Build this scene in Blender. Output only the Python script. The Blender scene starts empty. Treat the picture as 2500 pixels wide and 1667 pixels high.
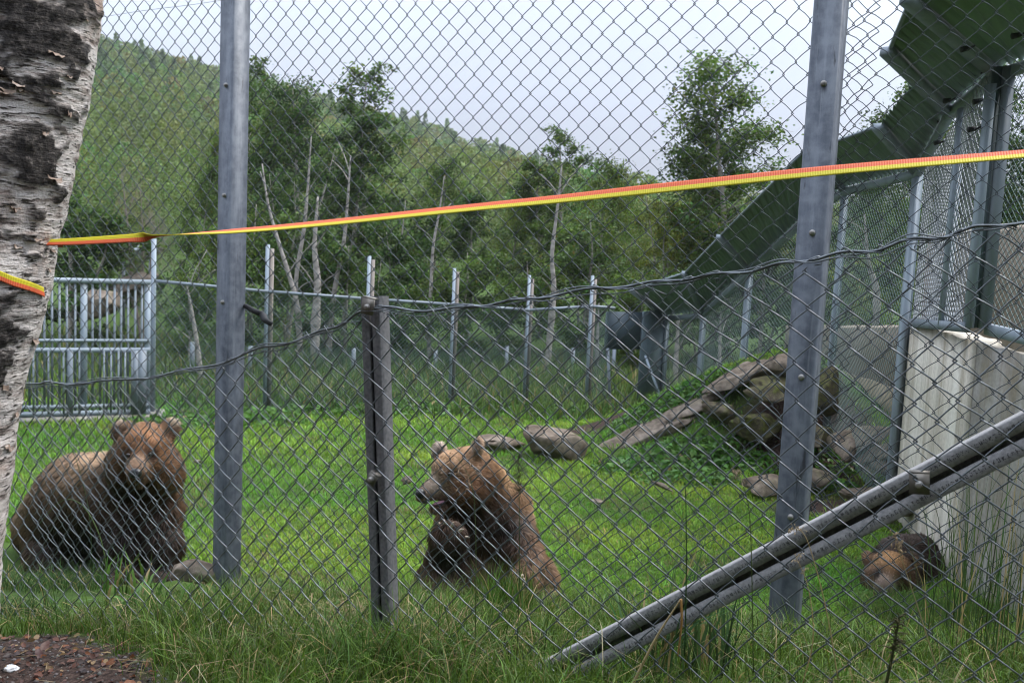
import bpy, math
import numpy as np
from mathutils import Vector

sc = bpy.context.scene
# ---------------------------------------------------------------- camera
EYE = np.array([0.0, 0.0, 1.95])
PITCH, ROLL = math.radians(6.0), math.radians(2.6)
cam_d = bpy.data.cameras.new("camera")
cam = bpy.data.objects.new("camera", cam_d)
sc.collection.objects.link(cam)
sc.camera = cam
cam_d.sensor_width = 36.0
cam_d.lens = 2430.0 / 2500.0 * 36.0
cam_d.clip_start = 0.05
cam_d.clip_end = 3000.0
F_ = Vector((0, math.cos(PITCH), -math.sin(PITCH)))
R0 = Vector((1, 0, 0)); U0 = Vector((0, math.sin(PITCH), math.cos(PITCH)))
R_ = R0 * math.cos(ROLL) + U0 * math.sin(ROLL)
U_ = U0 * math.cos(ROLL) - R0 * math.sin(ROLL)
from mathutils import Matrix
m = Matrix((R_, U_, -F_)).transposed().to_4x4()
m.translation = Vector(EYE)
cam.matrix_world = m
cam_d.dof.use_dof = True
cam_d.dof.focus_distance = 3.2
cam_d.dof.aperture_fstop = 8.5

# ---------------------------------------------------------------- sky and sun (overcast)
SUN_EL, SUN_AZ = math.radians(58), math.radians(60)
world = bpy.data.worlds.new("World"); sc.world = world
world.use_nodes = True
nt = world.node_tree; nt.nodes.clear()
def wn(t, **k):
    n = nt.nodes.new(t)
    for a, b in k.items(): setattr(n, a, b)
    return n
wo = wn("ShaderNodeOutputWorld"); bg = wn("ShaderNodeBackground")
sky = wn("ShaderNodeTexSky", sky_type='NISHITA', sun_disc=False)
sky.sun_elevation = SUN_EL; sky.sun_rotation = SUN_AZ; sky.air_density = 1.5; sky.dust_density = 3.0
tc = wn("ShaderNodeTexCoord"); sep = wn("ShaderNodeSeparateXYZ")
no = wn("ShaderNodeTexNoise"); no.inputs["Scale"].default_value = 2.2; no.inputs["Detail"].default_value = 3
cr = wn("ShaderNodeValToRGB")
cr.color_ramp.elements[0].position = 0.36; cr.color_ramp.elements[0].color = (6.5, 7.1, 8.7, 1)
cr.color_ramp.elements[1].position = 0.64; cr.color_ramp.elements[1].color = (7.4, 8.3, 9.8, 1)
ma = wn("ShaderNodeMath", operation='MULTIPLY_ADD', use_clamp=False)
mx0 = wn("ShaderNodeMath", operation='MAXIMUM')
ma.inputs[1].default_value = 1.4; ma.inputs[2].default_value = 0.20
mul = wn("ShaderNodeVectorMath", operation='SCALE')
mix = wn("ShaderNodeMix", data_type='RGBA'); mix.inputs[0].default_value = 0.955
L = nt.links.new
L(tc.outputs["Generated"], sep.inputs[0]); L(tc.outputs["Generated"], no.inputs["Vector"])
L(no.outputs[0], cr.inputs[0]); L(cr.outputs[0], mul.inputs[0])
mx0.inputs[1].default_value = 0.0
L(sep.outputs[2], mx0.inputs[0]); L(mx0.outputs[0], ma.inputs[0]); L(ma.outputs[0], mul.inputs["Scale"])
L(sky.outputs[0], mix.inputs[6]); L(mul.outputs[0], mix.inputs[7])
L(mix.outputs[2], bg.inputs[0]); bg.inputs[1].default_value = 0.1
L(bg.outputs[0], wo.inputs[0])
sun_d = bpy.data.lights.new("sun", 'SUN'); sun_d.energy = 1.5; sun_d.angle = math.radians(18); sun_d.color = (1, 0.96, 0.9)
sun = bpy.data.objects.new("sun", sun_d); sc.collection.objects.link(sun)
sdir = Vector((math.sin(SUN_AZ) * math.cos(SUN_EL), math.cos(SUN_AZ) * math.cos(SUN_EL), math.sin(SUN_EL)))
sun.rotation_euler = sdir.to_track_quat('Z', 'Y').to_euler()
sc.view_settings.view_transform = 'Standard'; sc.view_settings.look = 'None'
sc.view_settings.exposure = 1.4; sc.view_settings.gamma = 1.0
sc.cycles.use_denoising = True
sc.cycles.max_bounces = 6; sc.cycles.transparent_max_bounces = 6
sc.cycles.volume_bounces = 0
sc.cycles.pixel_filter_type = 'BLACKMAN_HARRIS'; sc.cycles.filter_width = 1.15

# ---------------------------------------------------------------- helpers
rng = np.random.default_rng(7)
COL = sc.collection

def sm(t):
    t = np.clip(t, 0, 1); return t * t * (3 - 2 * t)

def hash3(ix, iy, iz, seed):
    h = (ix.astype(np.int64) * 374761393 + iy.astype(np.int64) * 668265263 + iz.astype(np.int64) * 2147483647 + seed * 1274126177) & 0xFFFFFFFF
    h = ((h ^ (h >> 13)) * 1274126177) & 0xFFFFFFFF
    h = (h ^ (h >> 16)) & 0xFFFFFFFF
    return h / 4294967295.0

def vnoise(p, seed=0):
    p = np.asarray(p, float); i = np.floor(p); f = p - i; f = f * f * (3 - 2 * f); i = i.astype(np.int64)
    r = 0
    for dx in (0, 1):
        for dy in (0, 1):
            for dz in (0, 1):
                w = (f[..., 0] if dx else 1 - f[..., 0]) * (f[..., 1] if dy else 1 - f[..., 1]) * (f[..., 2] if dz else 1 - f[..., 2])
                r = r + w * hash3(i[..., 0] + dx, i[..., 1] + dy, i[..., 2] + dz, seed)
    return r * 2 - 1

def fbm(p, octs=4, seed=0):
    p = np.asarray(p, float); a = 1.0; s = 0; tot = 0
    for o in range(octs):
        s = s + a * vnoise(p * 2 ** o, seed + o); tot += a; a *= .5
    return s / tot

def p3(x, y, z=None):
    x, y = np.broadcast_arrays(np.asarray(x, float), np.asarray(y, float))
    return np.stack([x, y, np.zeros_like(x) if z is None else np.broadcast_to(z, x.shape)], -1)

def mesh(name, V, faces, mats, smooth=False, mi=None, col=None, attrs=None):
    """faces: list of int arrays (n,3) or (n,4)"""
    V = np.asarray(V, np.float32).reshape(-1, 3)
    faces = [np.asarray(f, np.int32) for f in faces if len(f)]
    me = bpy.data.meshes.new(name)
    me.vertices.add(len(V)); me.vertices.foreach_set("co", V.ravel())
    li = np.concatenate([f.ravel() for f in faces]); tot = np.concatenate([np.full(len(f), f.shape[1]) for f in faces])
    me.loops.add(len(li)); me.loops.foreach_set("vertex_index", li.astype(np.int32))
    me.polygons.add(len(tot))
    st = np.concatenate([[0], np.cumsum(tot)[:-1]]).astype(np.int32)
    me.polygons.foreach_set("loop_start", st)
    if mi is not None: me.polygons.foreach_set("material_index", np.asarray(mi, np.int32))
    if smooth: me.polygons.foreach_set("use_smooth", np.ones(len(tot), bool))
    me.update(calc_edges=True)
    for mm in (mats if isinstance(mats, (list, tuple)) else [mats]): me.materials.append(mm)
    if col is not None:
        a = me.color_attributes.new("col", 'FLOAT_COLOR', 'POINT')
        c = np.ones((len(V), 4), np.float32); c[:, :3] = col; a.data.foreach_set("color", c.ravel())
    for k, v in (attrs or {}).items():
        a = me.attributes.new(k, 'FLOAT', 'POINT'); a.data.foreach_set("value", np.asarray(v, np.float32))
    return me

def obj(name, me, parent=None, loc=None):
    o = bpy.data.objects.new(name, me); COL.objects.link(o)
    if loc is not None: o.location = loc
    if parent is not None: o.parent = parent
    return o

def tag(o, label=None, cat=None, group=None, kind=None):
    for k, v in (("label", label), ("category", cat), ("group", group), ("kind", kind)):
        if v: o[k] = v
    return o

def thing(name, label, cat, loc=(0, 0, 0), group=None):
    o = bpy.data.objects.new(name, None); COL.objects.link(o); o.location = loc; o.empty_display_size = .1
    return tag(o, label, cat, group)

class MB:
    """collects verts and faces"""
    def __init__(s): s.V = []; s.Q = []; s.T = []; s.n = 0; s.C = []
    def add(s, V, Q=None, T=None, c=None):
        V = np.asarray(V, float).reshape(-1, 3)
        if Q is not None and len(Q): s.Q.append(np.asarray(Q) + s.n)
        if T is not None and len(T): s.T.append(np.asarray(T) + s.n)
        s.V.append(V); s.n += len(V)
        if c is not None: s.C.append(np.broadcast_to(np.asarray(c, float), (len(V), 3)))
        return s
    def box(s, c, size, ax=None, ay=None, az=None):
        ax = np.array((1, 0, 0.) if ax is None else ax, float); ay = np.array((0, 1, 0.) if ay is None else ay, float)
        az = np.cross(ax, ay) if az is None else np.array(az, float)
        c = np.array(c, float); V = []
        for i in (-.5, .5):
            for j in (-.5, .5):
                for k in (-.5, .5): V.append(c + ax * i * size[0] + ay * j * size[1] + az * k * size[2])
        s.add(V, [(0, 1, 3, 2), (4, 6, 7, 5), (0, 4, 5, 1), (2, 3, 7, 6), (0, 2, 6, 4), (1, 5, 7, 3)]); return s
    def beam(s, a, b, w, h=None, up=(0, 0, 1)):
        a = np.array(a, float); b = np.array(b, float); d = b - a; l = np.linalg.norm(d); d /= l
        up = np.array(up, float); x = np.cross(d, up)
        if np.linalg.norm(x) < 1e-3: x = np.cross(d, (0, 1, 0))
        x /= np.linalg.norm(x); y = np.cross(x, d)
        return s.box((a + b) / 2, (l, w, h or w), d, x, y)
    def tube(s, P, r, n=6, caps=True, c=None):
        V, Q, T = tube(P, r, n, caps); return s.add(V, Q, T, c)
    def build(s, name, mat, parent=None, smooth=False, loc=None):
        V = np.concatenate(s.V); fs = []
        if s.Q: fs.append(np.concatenate(s.Q))
        if s.T: fs.append(np.concatenate(s.T))
        if loc is None and parent is not None: V = V - np.array(parent.location) if parent.parent is None else V - np.array(parent.location) - np.array(parent.parent.location)
        elif loc is not None: V = V - np.array(loc)
        return obj(name, mesh(name, V, fs, mat, smooth, col=np.concatenate(s.C) if s.C else None), parent, loc if parent is None else None)

def tube(P, r, n=6, caps=True):
    P = np.asarray(P, float); r = np.broadcast_to(np.asarray(r, float), (len(P),))
    T = np.gradient(P, axis=0); T /= np.linalg.norm(T, axis=1)[:, None] + 1e-12
    ref = np.array((0.13, 0.21, 1.0)) if abs(T[:, 2]).mean() < .8 else np.array((1.0, .17, .1))
    X = np.cross(T, ref); X /= np.linalg.norm(X, axis=1)[:, None] + 1e-12; Y = np.cross(T, X)
    a = np.arange(n) / n * 2 * math.pi
    V = P[:, None] + r[:, None, None] * (X[:, None] * np.cos(a)[None, :, None] + Y[:, None] * np.sin(a)[None, :, None])
    k = len(P); i = np.arange(k - 1)[:, None] * n; j = np.arange(n)[None]; j2 = (j + 1) % n
    Q = np.stack([i + j, i + j2, i + n + j2, i + n + j], -1).reshape(-1, 4)
    V = V.reshape(-1, 3); Tt = np.zeros((0, 3), int)
    if caps:
        V = np.concatenate([V, P[:1], P[-1:]]); c0 = k * n
        jj = np.arange(n); Tt = np.concatenate([np.stack([np.full(n, c0), (jj + 1) % n, jj], -1), np.stack([np.full(n, c0 + 1), (k - 1) * n + jj, (k - 1) * n + (jj + 1) % n], -1)])
    return V, Q, Tt

def lerp(a, b, t): return np.asarray(a, float) + (np.asarray(b, float) - np.asarray(a, float)) * t
def pline(pts, n):
    """Catmull-Rom resample"""
    P = np.asarray(pts, float); P = np.concatenate([[2 * P[0] - P[1]], P, [2 * P[-1] - P[-2]]])
    out = []; k = len(P) - 3
    for t in np.linspace(0, k - 1e-6, n):
        i = int(t); u = t - i; a, b, c, d = P[i:i + 4]
        out.append(.5 * (2 * b + (c - a) * u + (2 * a - 5 * b + 4 * c - d) * u * u + (3 * b - a - 3 * c + d) * u ** 3))
    return np.array(out)

# ---------------------------------------------------------------- materials
def mat(name, base=(.5, .5, .5), rough=.6, metal=0., spec=.4):
    m = bpy.data.materials.new(name); m.use_nodes = True
    b = m.node_tree.nodes["Principled BSDF"]
    b.inputs["Base Color"].default_value = (*base, 1); b.inputs["Roughness"].default_value = rough
    b.inputs["Metallic"].default_value = metal; b.inputs["Specular IOR Level"].default_value = spec
    return m
def N(m, t, **k):
    n = m.node_tree.nodes.new(t)
    for a, b in k.items(): setattr(n, a, b)
    return n
def LK(m, a, b): m.node_tree.links.new(a, b)
def B(m): return m.node_tree.nodes["Principled BSDF"]
def noise_tex(m, scale, detail=4, vscale=None, coord="Object", rough=.6):
    t = N(m, "ShaderNodeTexCoord"); n = N(m, "ShaderNodeTexNoise")
    n.inputs["Scale"].default_value = scale; n.inputs["Detail"].default_value = detail; n.inputs["Roughness"].default_value = rough
    if vscale:
        mp = N(m, "ShaderNodeMapping"); mp.inputs["Scale"].default_value = vscale
        LK(m, t.outputs[coord], mp.inputs[0]); LK(m, mp.outputs[0], n.inputs["Vector"])
    else: LK(m, t.outputs[coord], n.inputs["Vector"])
    return n.outputs[0]
def ramp(m, fac, stops):
    r = N(m, "ShaderNodeValToRGB"); e = r.color_ramp.elements
    while len(e) < len(stops): e.new(.5)
    for q, (p, c) in zip(e, stops): q.position = p; q.color = (*c, 1) if len(c) == 3 else c
    LK(m, fac, r.inputs[0]); return r.outputs[0]
def mixc(m, fac, a, b, mode='MIX'):
    x = N(m, "ShaderNodeMix", data_type='RGBA', blend_type=mode)
    for s, v in ((0, fac), (6, a), (7, b)):
        if hasattr(v, "links") or hasattr(v, "is_output"): LK(m, v, x.inputs[s])
        else: x.inputs[s].default_value = v if s == 0 else (*v, 1)
    return x.outputs[2]
def bump(m, h, strength=.3, dist=.01):
    b = N(m, "ShaderNodeBump"); b.inputs["Strength"].default_value = strength; b.inputs["Distance"].default_value = dist
    LK(m, h, b.inputs["Height"]); LK(m, b.outputs[0], B(m).inputs["Normal"])
def noisy(name, stops, scale, rough=.7, metal=0., vscale=None, detail=5, bumps=None, spec=.3):
    m = mat(name, rough=rough, metal=metal, spec=spec); n = noise_tex(m, scale, detail, vscale)
    LK(m, ramp(m, n, stops), B(m).inputs["Base Color"])
    if bumps: bump(m, noise_tex(m, bumps[0], 5), bumps[1], bumps[2])
    return m
def leafy(name, use_obj=True, trans=.35, sat=1.0, rough=.55, spec=.3):
    """colour comes from the mesh colour attribute, tinted by the object colour; some light passes through"""
    m = mat(name, rough=rough, spec=spec); a = N(m, "ShaderNodeVertexColor", layer_name="col")
    c = a.outputs[0]
    if use_obj:
        oi = N(m, "ShaderNodeObjectInfo"); c = mixc(m, 1.0, c, oi.outputs["Color"], 'MULTIPLY')
    LK(m, c, B(m).inputs["Base Color"])
    tr = N(m, "ShaderNodeBsdfTranslucent"); LK(m, c, tr.inputs[0])
    ms = N(m, "ShaderNodeMixShader"); ms.inputs[0].default_value = trans
    LK(m, B(m).outputs[0], ms.inputs[1]); LK(m, tr.outputs[0], ms.inputs[2])
    LK(m, ms.outputs[0], m.node_tree.nodes["Material Output"].inputs[0])
    return m
def vcol(name, rough=.7, metal=0, spec=.3):
    m = mat(name, rough=rough, metal=metal, spec=spec); a = N(m, "ShaderNodeVertexColor", layer_name="col"); LK(m, a.outputs[0], B(m).inputs["Base Color"]); return m

M = {}
M['wire'] = noisy('dull_galvanised_wire', [(.3, (.042, .050, .055)), (.7, (.095, .107, .115))], 60, rough=.34, metal=.75)
M['lowwire'] = noisy('lit_galvanised_wire', [(.3, (.085, .094, .10)), (.7, (.17, .185, .195))], 60, rough=.32, metal=.8)  # lighter copy of the wire, the front mesh's lit look put into colour
M['steel'] = noisy('galvanised_post', [(.28, (.048, .056, .070)), (.5, (.080, .091, .110)), (.72, (.135, .15, .17))], 9, rough=.5, metal=.35, vscale=(3, 3, .5), bumps=(90, .12, .002))
_m = M['steel']; _c = B(_m).inputs["Base Color"].links[0].from_socket
_c = mixc(_m, ramp(_m, noise_tex(_m, 26, 6), [(.40, (0, 0, 0)), (.66, (.5, .5, .5))]), _c, (.17, .185, .205))
_c = mixc(_m, ramp(_m, noise_tex(_m, 1, 6, (38, 38, 7)), [(.62, (0, 0, 0)), (.70, (.75, .75, .75))]), _c, (.022, .022, .024))
_c = mixc(_m, ramp(_m, noise_tex(_m, 1, 3, (55, 55, 1.6)), [(.60, (0, 0, 0)), (.74, (.4, .4, .4))]), _c, (.21, .225, .24))
LK(_m, _c, B(_m).inputs["Base Color"])
M['cprofile'] = noisy('weathered_zinc', [(.3, (.095, .093, .097)), (.5, (.15, .147, .15)), (.75, (.22, .213, .212))], 130, rough=.6, metal=.25, bumps=(220, .15, .001))
M['clampsteel'] = mat('stainless_clamp', (.16, .145, .125), .4, .6)
M['bolt'] = mat('bolt_zinc', (.30, .285, .265), .4, .7)
M['paleblue'] = noisy('pale_galvanised', [(.3, (.22, .26, .30)), (.7, (.31, .36, .41))], 5, rough=.55, metal=.15, vscale=(2, 2, .4))
M['midsteel'] = noisy('mid_galvanised', [(.3, (.15, .175, .20)), (.7, (.23, .26, .29))], 5, rough=.55, metal=.15, vscale=(2, 2, .4))
M['greenwire'] = mat('green_coated_wire', (.10, .155, .145), .55)
M['greywire'] = mat('grey_mesh_wire', (.28, .30, .32), .5, .3)
M['sheet'] = noisy('green_corrugated_steel', [(.25, (.15, .205, .17)), (.55, (.19, .255, .21)), (.85, (.23, .30, .25))], 2.5, rough=.5, metal=.1, bumps=(30, .06, .002))
M['panel'] = noisy('blue_grey_panel', [(.3, (.10, .135, .16)), (.7, (.15, .19, .215))], 2, rough=.5, metal=.2)
M['black'] = mat('black_rubber', (.012, .012, .013), .6)
M['leaf'] = leafy('birch_leaf', trans=.42)
M['hill'] = leafy('hill_forest_leaf', use_obj=False, trans=.3)
M['grass'] = leafy('grass_blade', use_obj=False, trans=.35, rough=.45)
M['trunk'] = noisy('birch_stem', [(.30, (.05, .04, .035)), (.45, (.25, .22, .19)), (.75, (.42, .38, .34))], 6, vscale=(1, 1, 2.5))
M['twig'] = mat('twig', (.06, .045, .035), .8)
M['fur'] = leafy('bear_fur', use_obj=False, trans=.12, rough=.5, spec=.25)
M['skinfur'] = vcol('bear_coat', .85, 0, .15)
M['nose'] = mat('wet_black_nose', (.008, .008, .009), .28, 0, .5)
M['eye'] = mat('dark_eye', (.01, .006, .004), .1, 0, .5)
M['claw'] = mat('pale_claw', (.42, .34, .27), .4)
M['tongue'] = mat('tongue', (.16, .075, .10), .4)

# ---------------------------------------------------------------- ground: one sheet, bank by the fence, lawn, then the hillside
def ground(x, y):
    x = np.asarray(x, float); y = np.asarray(y, float)
    d = .467 * x + .884 * y
    t = np.clip((d - 1.7) / 3.1, 0, 1)
    z = .93 * (1 - .5 * t * t * (3 - 2 * t) - .5 * t)
    z = z + .17 * (np.clip(x, -2.6, 2.4) + .3) * (1 - sm((d - 3.1) / 1.8))
    z = z + .95 * np.exp(-(((x - 2.75) / .95) ** 2) - ((y - 9.4) / .75) ** 2)
    z = z + .35 * np.exp(-(((x - 1.6) / .8) ** 2) - ((y - 9.6) / .6) ** 2)
    z = z + .018 * vnoise(p3(x * 2.1, y * 2.1), 3) * (y > -5)
    # hillside
    a = x / np.maximum(y, 1.0)
    e = np.interp(a, [-3, -1.2, -.7, -.42, -.30, -.11, .02, .13, .3, .6, 3], [.25, .24, .215, .186, .157, .110, .080, .053, .03, .02, .02])
    t = np.clip((y - 34) / 136, 0, 1)
    hz = (1.95 + e * 170 - 5.0) * (t ** 1.15)
    far = np.clip((y - 170) / 200, 0, 1)
    z = z + np.where(y > 34, hz * (1 - .55 * far) + 1.2 * vnoise(p3(x * .05, y * .05), 8) * t, 0)
    return z

PATH = np.array([-1.32, 2.35])
def dirt_mask(x, y):
    d = .467 * x + .884 * y
    n = vnoise(p3(x * 2.6, y * 2.6), 21) * .13 + vnoise(p3(x * 9, y * 9), 22) * .11 + vnoise(p3(x * 25, y * 25), 23) * .06
    edge = np.interp(x, [-2.2, -1.6, -1.25, -.95, -.72, -.5], [1.74, 1.84, 1.90, 1.84, 1.64, 1.38])
    return sm((edge + n - d) / .10)
def soil_mask(x, y):
    # trodden earth by the rocks and under the gate
    n = vnoise(p3(x * 2.3, y * 2.3), 31) * .3
    a = np.exp(-(((x - 2.75) / .9) ** 2) - ((y - 8.6) / .55) ** 2) + np.exp(-(((x - 2.7) / .75) ** 2) - ((y - 7.4) / .45) ** 2) + np.exp(-(((x - .75) / .6) ** 2) - ((y - 9.6) / .25) ** 2)
    return np.clip((a + n * .6 - .35) * 3, 0, 1)

gx = np.concatenate([-np.geomspace(250, 3.2, 60)[:-1], np.linspace(-3.2, 4.2, 190), np.geomspace(4.2, 250, 60)[1:]])
gy = np.concatenate([np.linspace(-30, .8, 24)[:-1], np.linspace(.8, 5.6, 130), np.linspace(5.6, 13, 110)[1:], np.geomspace(13, 330, 90)[1:]])
X, Y = np.meshgrid(gx, gy, indexing='ij')
Z = ground(X, Y)
V = np.stack([X, Y, Z], -1).reshape(-1, 3)
ni, nj = X.shape
I = (np.arange(ni - 1)[:, None] * nj + np.arange(nj - 1)[None])
Q = np.stack([I, I + nj, I + nj + 1, I + 1], -1).reshape(-1, 4)
gm = mat('ground_soil_and_turf', rough=.95, spec=.1)
n1 = noise_tex(gm, 7, 6); n2 = noise_tex(gm, 60, 5)
soil = ramp(gm, n2, [(.3, (.018, .012, .010)), (.5, (.042, .028, .023)), (.72, (.10, .068, .055))])
turf = ramp(gm, n1, [(.3, (.030, .050, .012)), (.7, (.060, .105, .020))])
at = N(gm, "ShaderNodeAttribute", attribute_name="dirt")
LK(gm, mixc(gm, at.outputs["Fac"], turf, soil), B(gm).inputs["Base Color"])
bump(gm, n2, .6, .02)
obj('ground', mesh('ground', V, [Q], gm, True, attrs={'dirt': np.clip(dirt_mask(X, Y) + soil_mask(X, Y), 0, 1).ravel()}))['kind'] = 'structure'

# ---------------------------------------------------------------- the two wire fences in front
NF = np.array((.467, .884, 0.)); NF /= np.linalg.norm(NF)
EF = np.array((NF[1], -NF[0], 0.)); UP = np.array((0, 0, 1.))
def fu(P): return float(np.dot(np.asarray(P, float), EF))

def chainlink(name, d, a0, a1, b0, b1, zb, zt, r, theta=0., hm=.075, wm=.075, sides=4, warp=None, parent=None, mt=None, t=.0042, ucut=None, bow=1.0):
    half = wm / 2; i0, i1 = int(math.floor(a0 / half)), int(math.ceil(a1 / half))
    k0, k1 = int(math.floor(b0 / (hm / 2))), int(math.ceil(b1 / (hm / 2)))
    frac = np.array([0, .055, .20, .50, .80, .945])
    s = (np.arange(k0, k1)[:, None] + frac[None]).ravel()
    wi = np.arange(i0, i1)
    S, W_ = np.meshgrid(s, wi)                      # (nw, ns)
    ph = S + (W_ % 2)                               # alternate phase so that the bends hook into the next wire
    tri = 1 - np.abs((ph % 2) - 1)                  # 0..1..0
    tri = tri * .93 + .07 * (.5 - .5 * np.cos(np.pi * tri))
    A = (W_ + tri * 1.2 - .10) * half
    Bz = S * hm / 2
    D = t * np.sin(np.pi * ph) ** 1 ; Bz = Bz + .0034 * np.abs(np.sin(np.pi * ph)) * bow
    if warp is not None:
        da, db, dd = warp(A, Bz); A = A + da; Bz = Bz + db; D = D + dd
    c, sn = math.cos(theta), math.sin(theta)
    U = A * c - Bz * sn; Zz = A * sn + Bz * c
    P = NF * (d + D)[..., None] + EF * U[..., None] + UP * Zz[..., None]
    T = np.gradient(P, axis=1); T /= np.linalg.norm(T, axis=-1)[..., None]
    X1 = np.cross(T, NF); X1 /= np.linalg.norm(X1, axis=-1)[..., None]; Y1 = np.cross(T, X1)
    an = (np.arange(sides) + .5) / sides * 2 * np.pi
    R = P[:, :, None] + r * (X1[:, :, None] * np.cos(an)[None, None, :, None] + Y1[:, :, None] * np.sin(an)[None, None, :, None])
    nw, ns = S.shape
    ok = (Zz > zb(U)) & (Zz < zt(U))
    if ucut is not None: ok &= (U > ucut[0]) & (U < ucut[1])
    ok2 = ok[:, :-1] & ok[:, 1:]
    base = (np.arange(nw)[:, None] * ns + np.arange(ns - 1)[None])[ok2] * sides
    j = np.arange(sides); j2 = (j + 1) % sides
    Qd = np.stack([base[:, None] + j, base[:, None] + j2, base[:, None] + sides + j2, base[:, None] + sides + j], -1).reshape(-1, 4)
    used, inv = np.unique(Qd, return_inverse=True)
    Vv = R.reshape(-1, 3)[used]
    return obj(name, mesh(name, Vv, [inv.reshape(-1, 4)], mt or M['wire'], True), parent)

def prism_post(mb, base, ztop, w, ex, ey, bev=.12):
    o = w / 2; q = o * (1 - bev)
    sec = [(-o, -q), (-q, -o), (q, -o), (o, -q), (o, q), (q, o), (-q, o), (-o, q)]
    b = np.array(base, float); V = []
    for z in (b[2] - .15, ztop):
        for a, c in sec: V.append((b[0] + ex[0] * a + ey[0] * c, b[1] + ex[1] * a + ey[1] * c, z))
    mb.add(V, [(i, (i + 1) % 8, 8 + (i + 1) % 8, 8 + i) for i in range(8)] + [(8, 9, 10, 15), (10, 11, 14, 15), (11, 12, 13, 14)])

def hexbolt(p, nrm, r, h, up=(0, 0, 1)):
    mb = MB(); p = np.array(p, float); nrm = np.array(nrm, float)
    mb.tube([p - nrm * .002, p + nrm * h * .35], r * 1.25, 10); mb.tube([p + nrm * h * .35, p + nrm * h * .9, p + nrm * h], [r, r, r * .8], 6)
    return mb

tall = thing('tall_chain_link_fence', 'tall galvanised chain link fence hung behind two square steel posts', 'fence', tuple((0.058, 4.631, 0.183)))
def gz_u(d): 
    return lambda U: ground(U * EF[0] + d * NF[0], U * EF[1] + d * NF[1]) + .01
def warp_main(a, b):
    p = p3(a * 3.0, b * 3.0); q = p3(a * 12, b * 12)
    # the weave is pulled about next to the right post
    k = np.exp(-((a - URP) / .22) ** 2)
    return (.006 * vnoise(p, 41) + .0016 * vnoise(q, 42) + .006 * k * vnoise(p3(a * 30, b * 24), 47),
            .006 * vnoise(p, 43) + .0016 * vnoise(q, 44) + .006 * k * vnoise(p3(a * 30, b * 24), 48), .008 * vnoise(p * .6, 45))
PL = np.array((-1.156, 4.061, 0.424)); PR = np.array((0.883, 2.984, 0.759))
URP = fu(PR)
chainlink('wire_mesh', 3.10, -4.2, URP + .12, -.2, 3.3, gz_u(3.1), lambda U: 0 * U + 3.3, .0016, warp=warp_main, parent=tall)
chainlink('wire_mesh', 3.112, URP + .03, 2.1, -.2, 3.3, gz_u(3.1), lambda U: 0 * U + 3.3, .0016, theta=.012, warp=lambda a, b: tuple(v * 1.3 for v in warp_main(a, b)), parent=tall)
loc0 = np.array(tall.location)
for o in tall.children: o.location = -loc0
for P_, rot in ((PL, -.13), (PR, 0.0)):
    c, s_ = math.cos(rot), math.sin(rot)
    ex = EF * c + NF * s_; ey = NF * c - EF * s_
    mb = MB(); prism_post(mb, P_, 3.45, .085, ex, ey)
    po = mb.build('post', M['steel'], tall)
    if rot:
        pts = [(-1.193, 4.080, 2.495), (-1.199, 4.084, 2.062), (-1.203, 4.086, 1.633)]; nn = -ey; 
    else:
        pts = [(0.900, 2.975, 2.430), (0.896, 2.977, 2.001), (0.889, 2.981, 1.573), (0.882, 2.984, 1.146)]; nn = -ey
    for q in pts:
        q = np.array(q); q = P_ * (1, 1, 0) + q * (0, 0, 1) + nn * .0425 + ex * .004
        b_ = hexbolt(q, nn, .0075, .010)
        V_ = np.concatenate(b_.V) - loc0
        obj('bolt', mesh('bolt', V_, [np.concatenate(b_.Q), np.concatenate(b_.T)], M['bolt']), po)
# rubber strip left hanging from the mesh beside the left post
mb = MB(); sp = pline([(-1.099, 4.065, 1.619), (-1.045, 4.014, 1.603), (-1.014, 4.009, 1.592), (-0.992, 3.974, 1.572), (-0.964, 3.971, 1.557)], 22)
V_, Q_, T_ = tube(sp, np.concatenate([np.linspace(.013, .016, 12), np.linspace(.016, .012, 10)]), 8)
cen = sp.repeat(8, 0); V_[:len(cen)] = cen + (V_[:len(cen)] - cen) * np.where(np.arange(len(cen)) % 8 < 9, 1, 1)[:, None] * (1, .35, .75)
mb.add(V_, Q_, T_); tag(mb.build('rubber_strip', M['black'], smooth=True, loc=sp[0]), 'torn black rubber strip hanging in the mesh beside the left steel post', 'rubber strip')
# thin line strung above
mb = MB(); mb.tube(pline([(-3.039, 4.773, 2.633), (-1.755, 4.151, 2.753), (-1.201, 3.915, 2.790), (-0.556, 3.574, 2.830)], 20), .0009, 4)
tag(mb.build('wire_line', M['wire'], loc=(-1.755, 4.151, 2.753)), 'single thin wire strung past the birch high up against the sky', 'wire')

# low fence in front: its weave follows the slope
TOPW = [(-2.489, 3.589, 1.321), (-1.557, 3.096, 1.426), (-1.415, 3.021, 1.438), (-1.263, 2.941, 1.458), (-1.054, 2.831, 1.496), (-0.887, 2.742, 1.542), (-0.719, 2.653, 1.602), (-0.599, 2.590, 1.643), (-0.485, 2.530, 1.689), (-0.414, 2.492, 1.724), (-0.361, 2.465, 1.758), (-0.297, 2.431, 1.765), (-0.186, 2.372, 1.768), (-0.081, 2.317, 1.789), (0.019, 2.264, 1.807), (0.106, 2.218, 1.829), (0.206, 2.165, 1.855), (0.294, 2.119, 1.866), (0.377, 2.075, 1.885), (0.457, 2.032, 1.904), (0.534, 1.992, 1.918), (0.608, 1.953, 1.939), (0.678, 1.916, 1.955), (0.745, 1.880, 1.975), (0.810, 1.846, 1.998), (0.873, 1.813, 2.012), (0.983, 1.755, 2.030)]
TOPW = np.array(TOPW); TU = TOPW @ EF; TZ = TOPW[:, 2]
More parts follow.
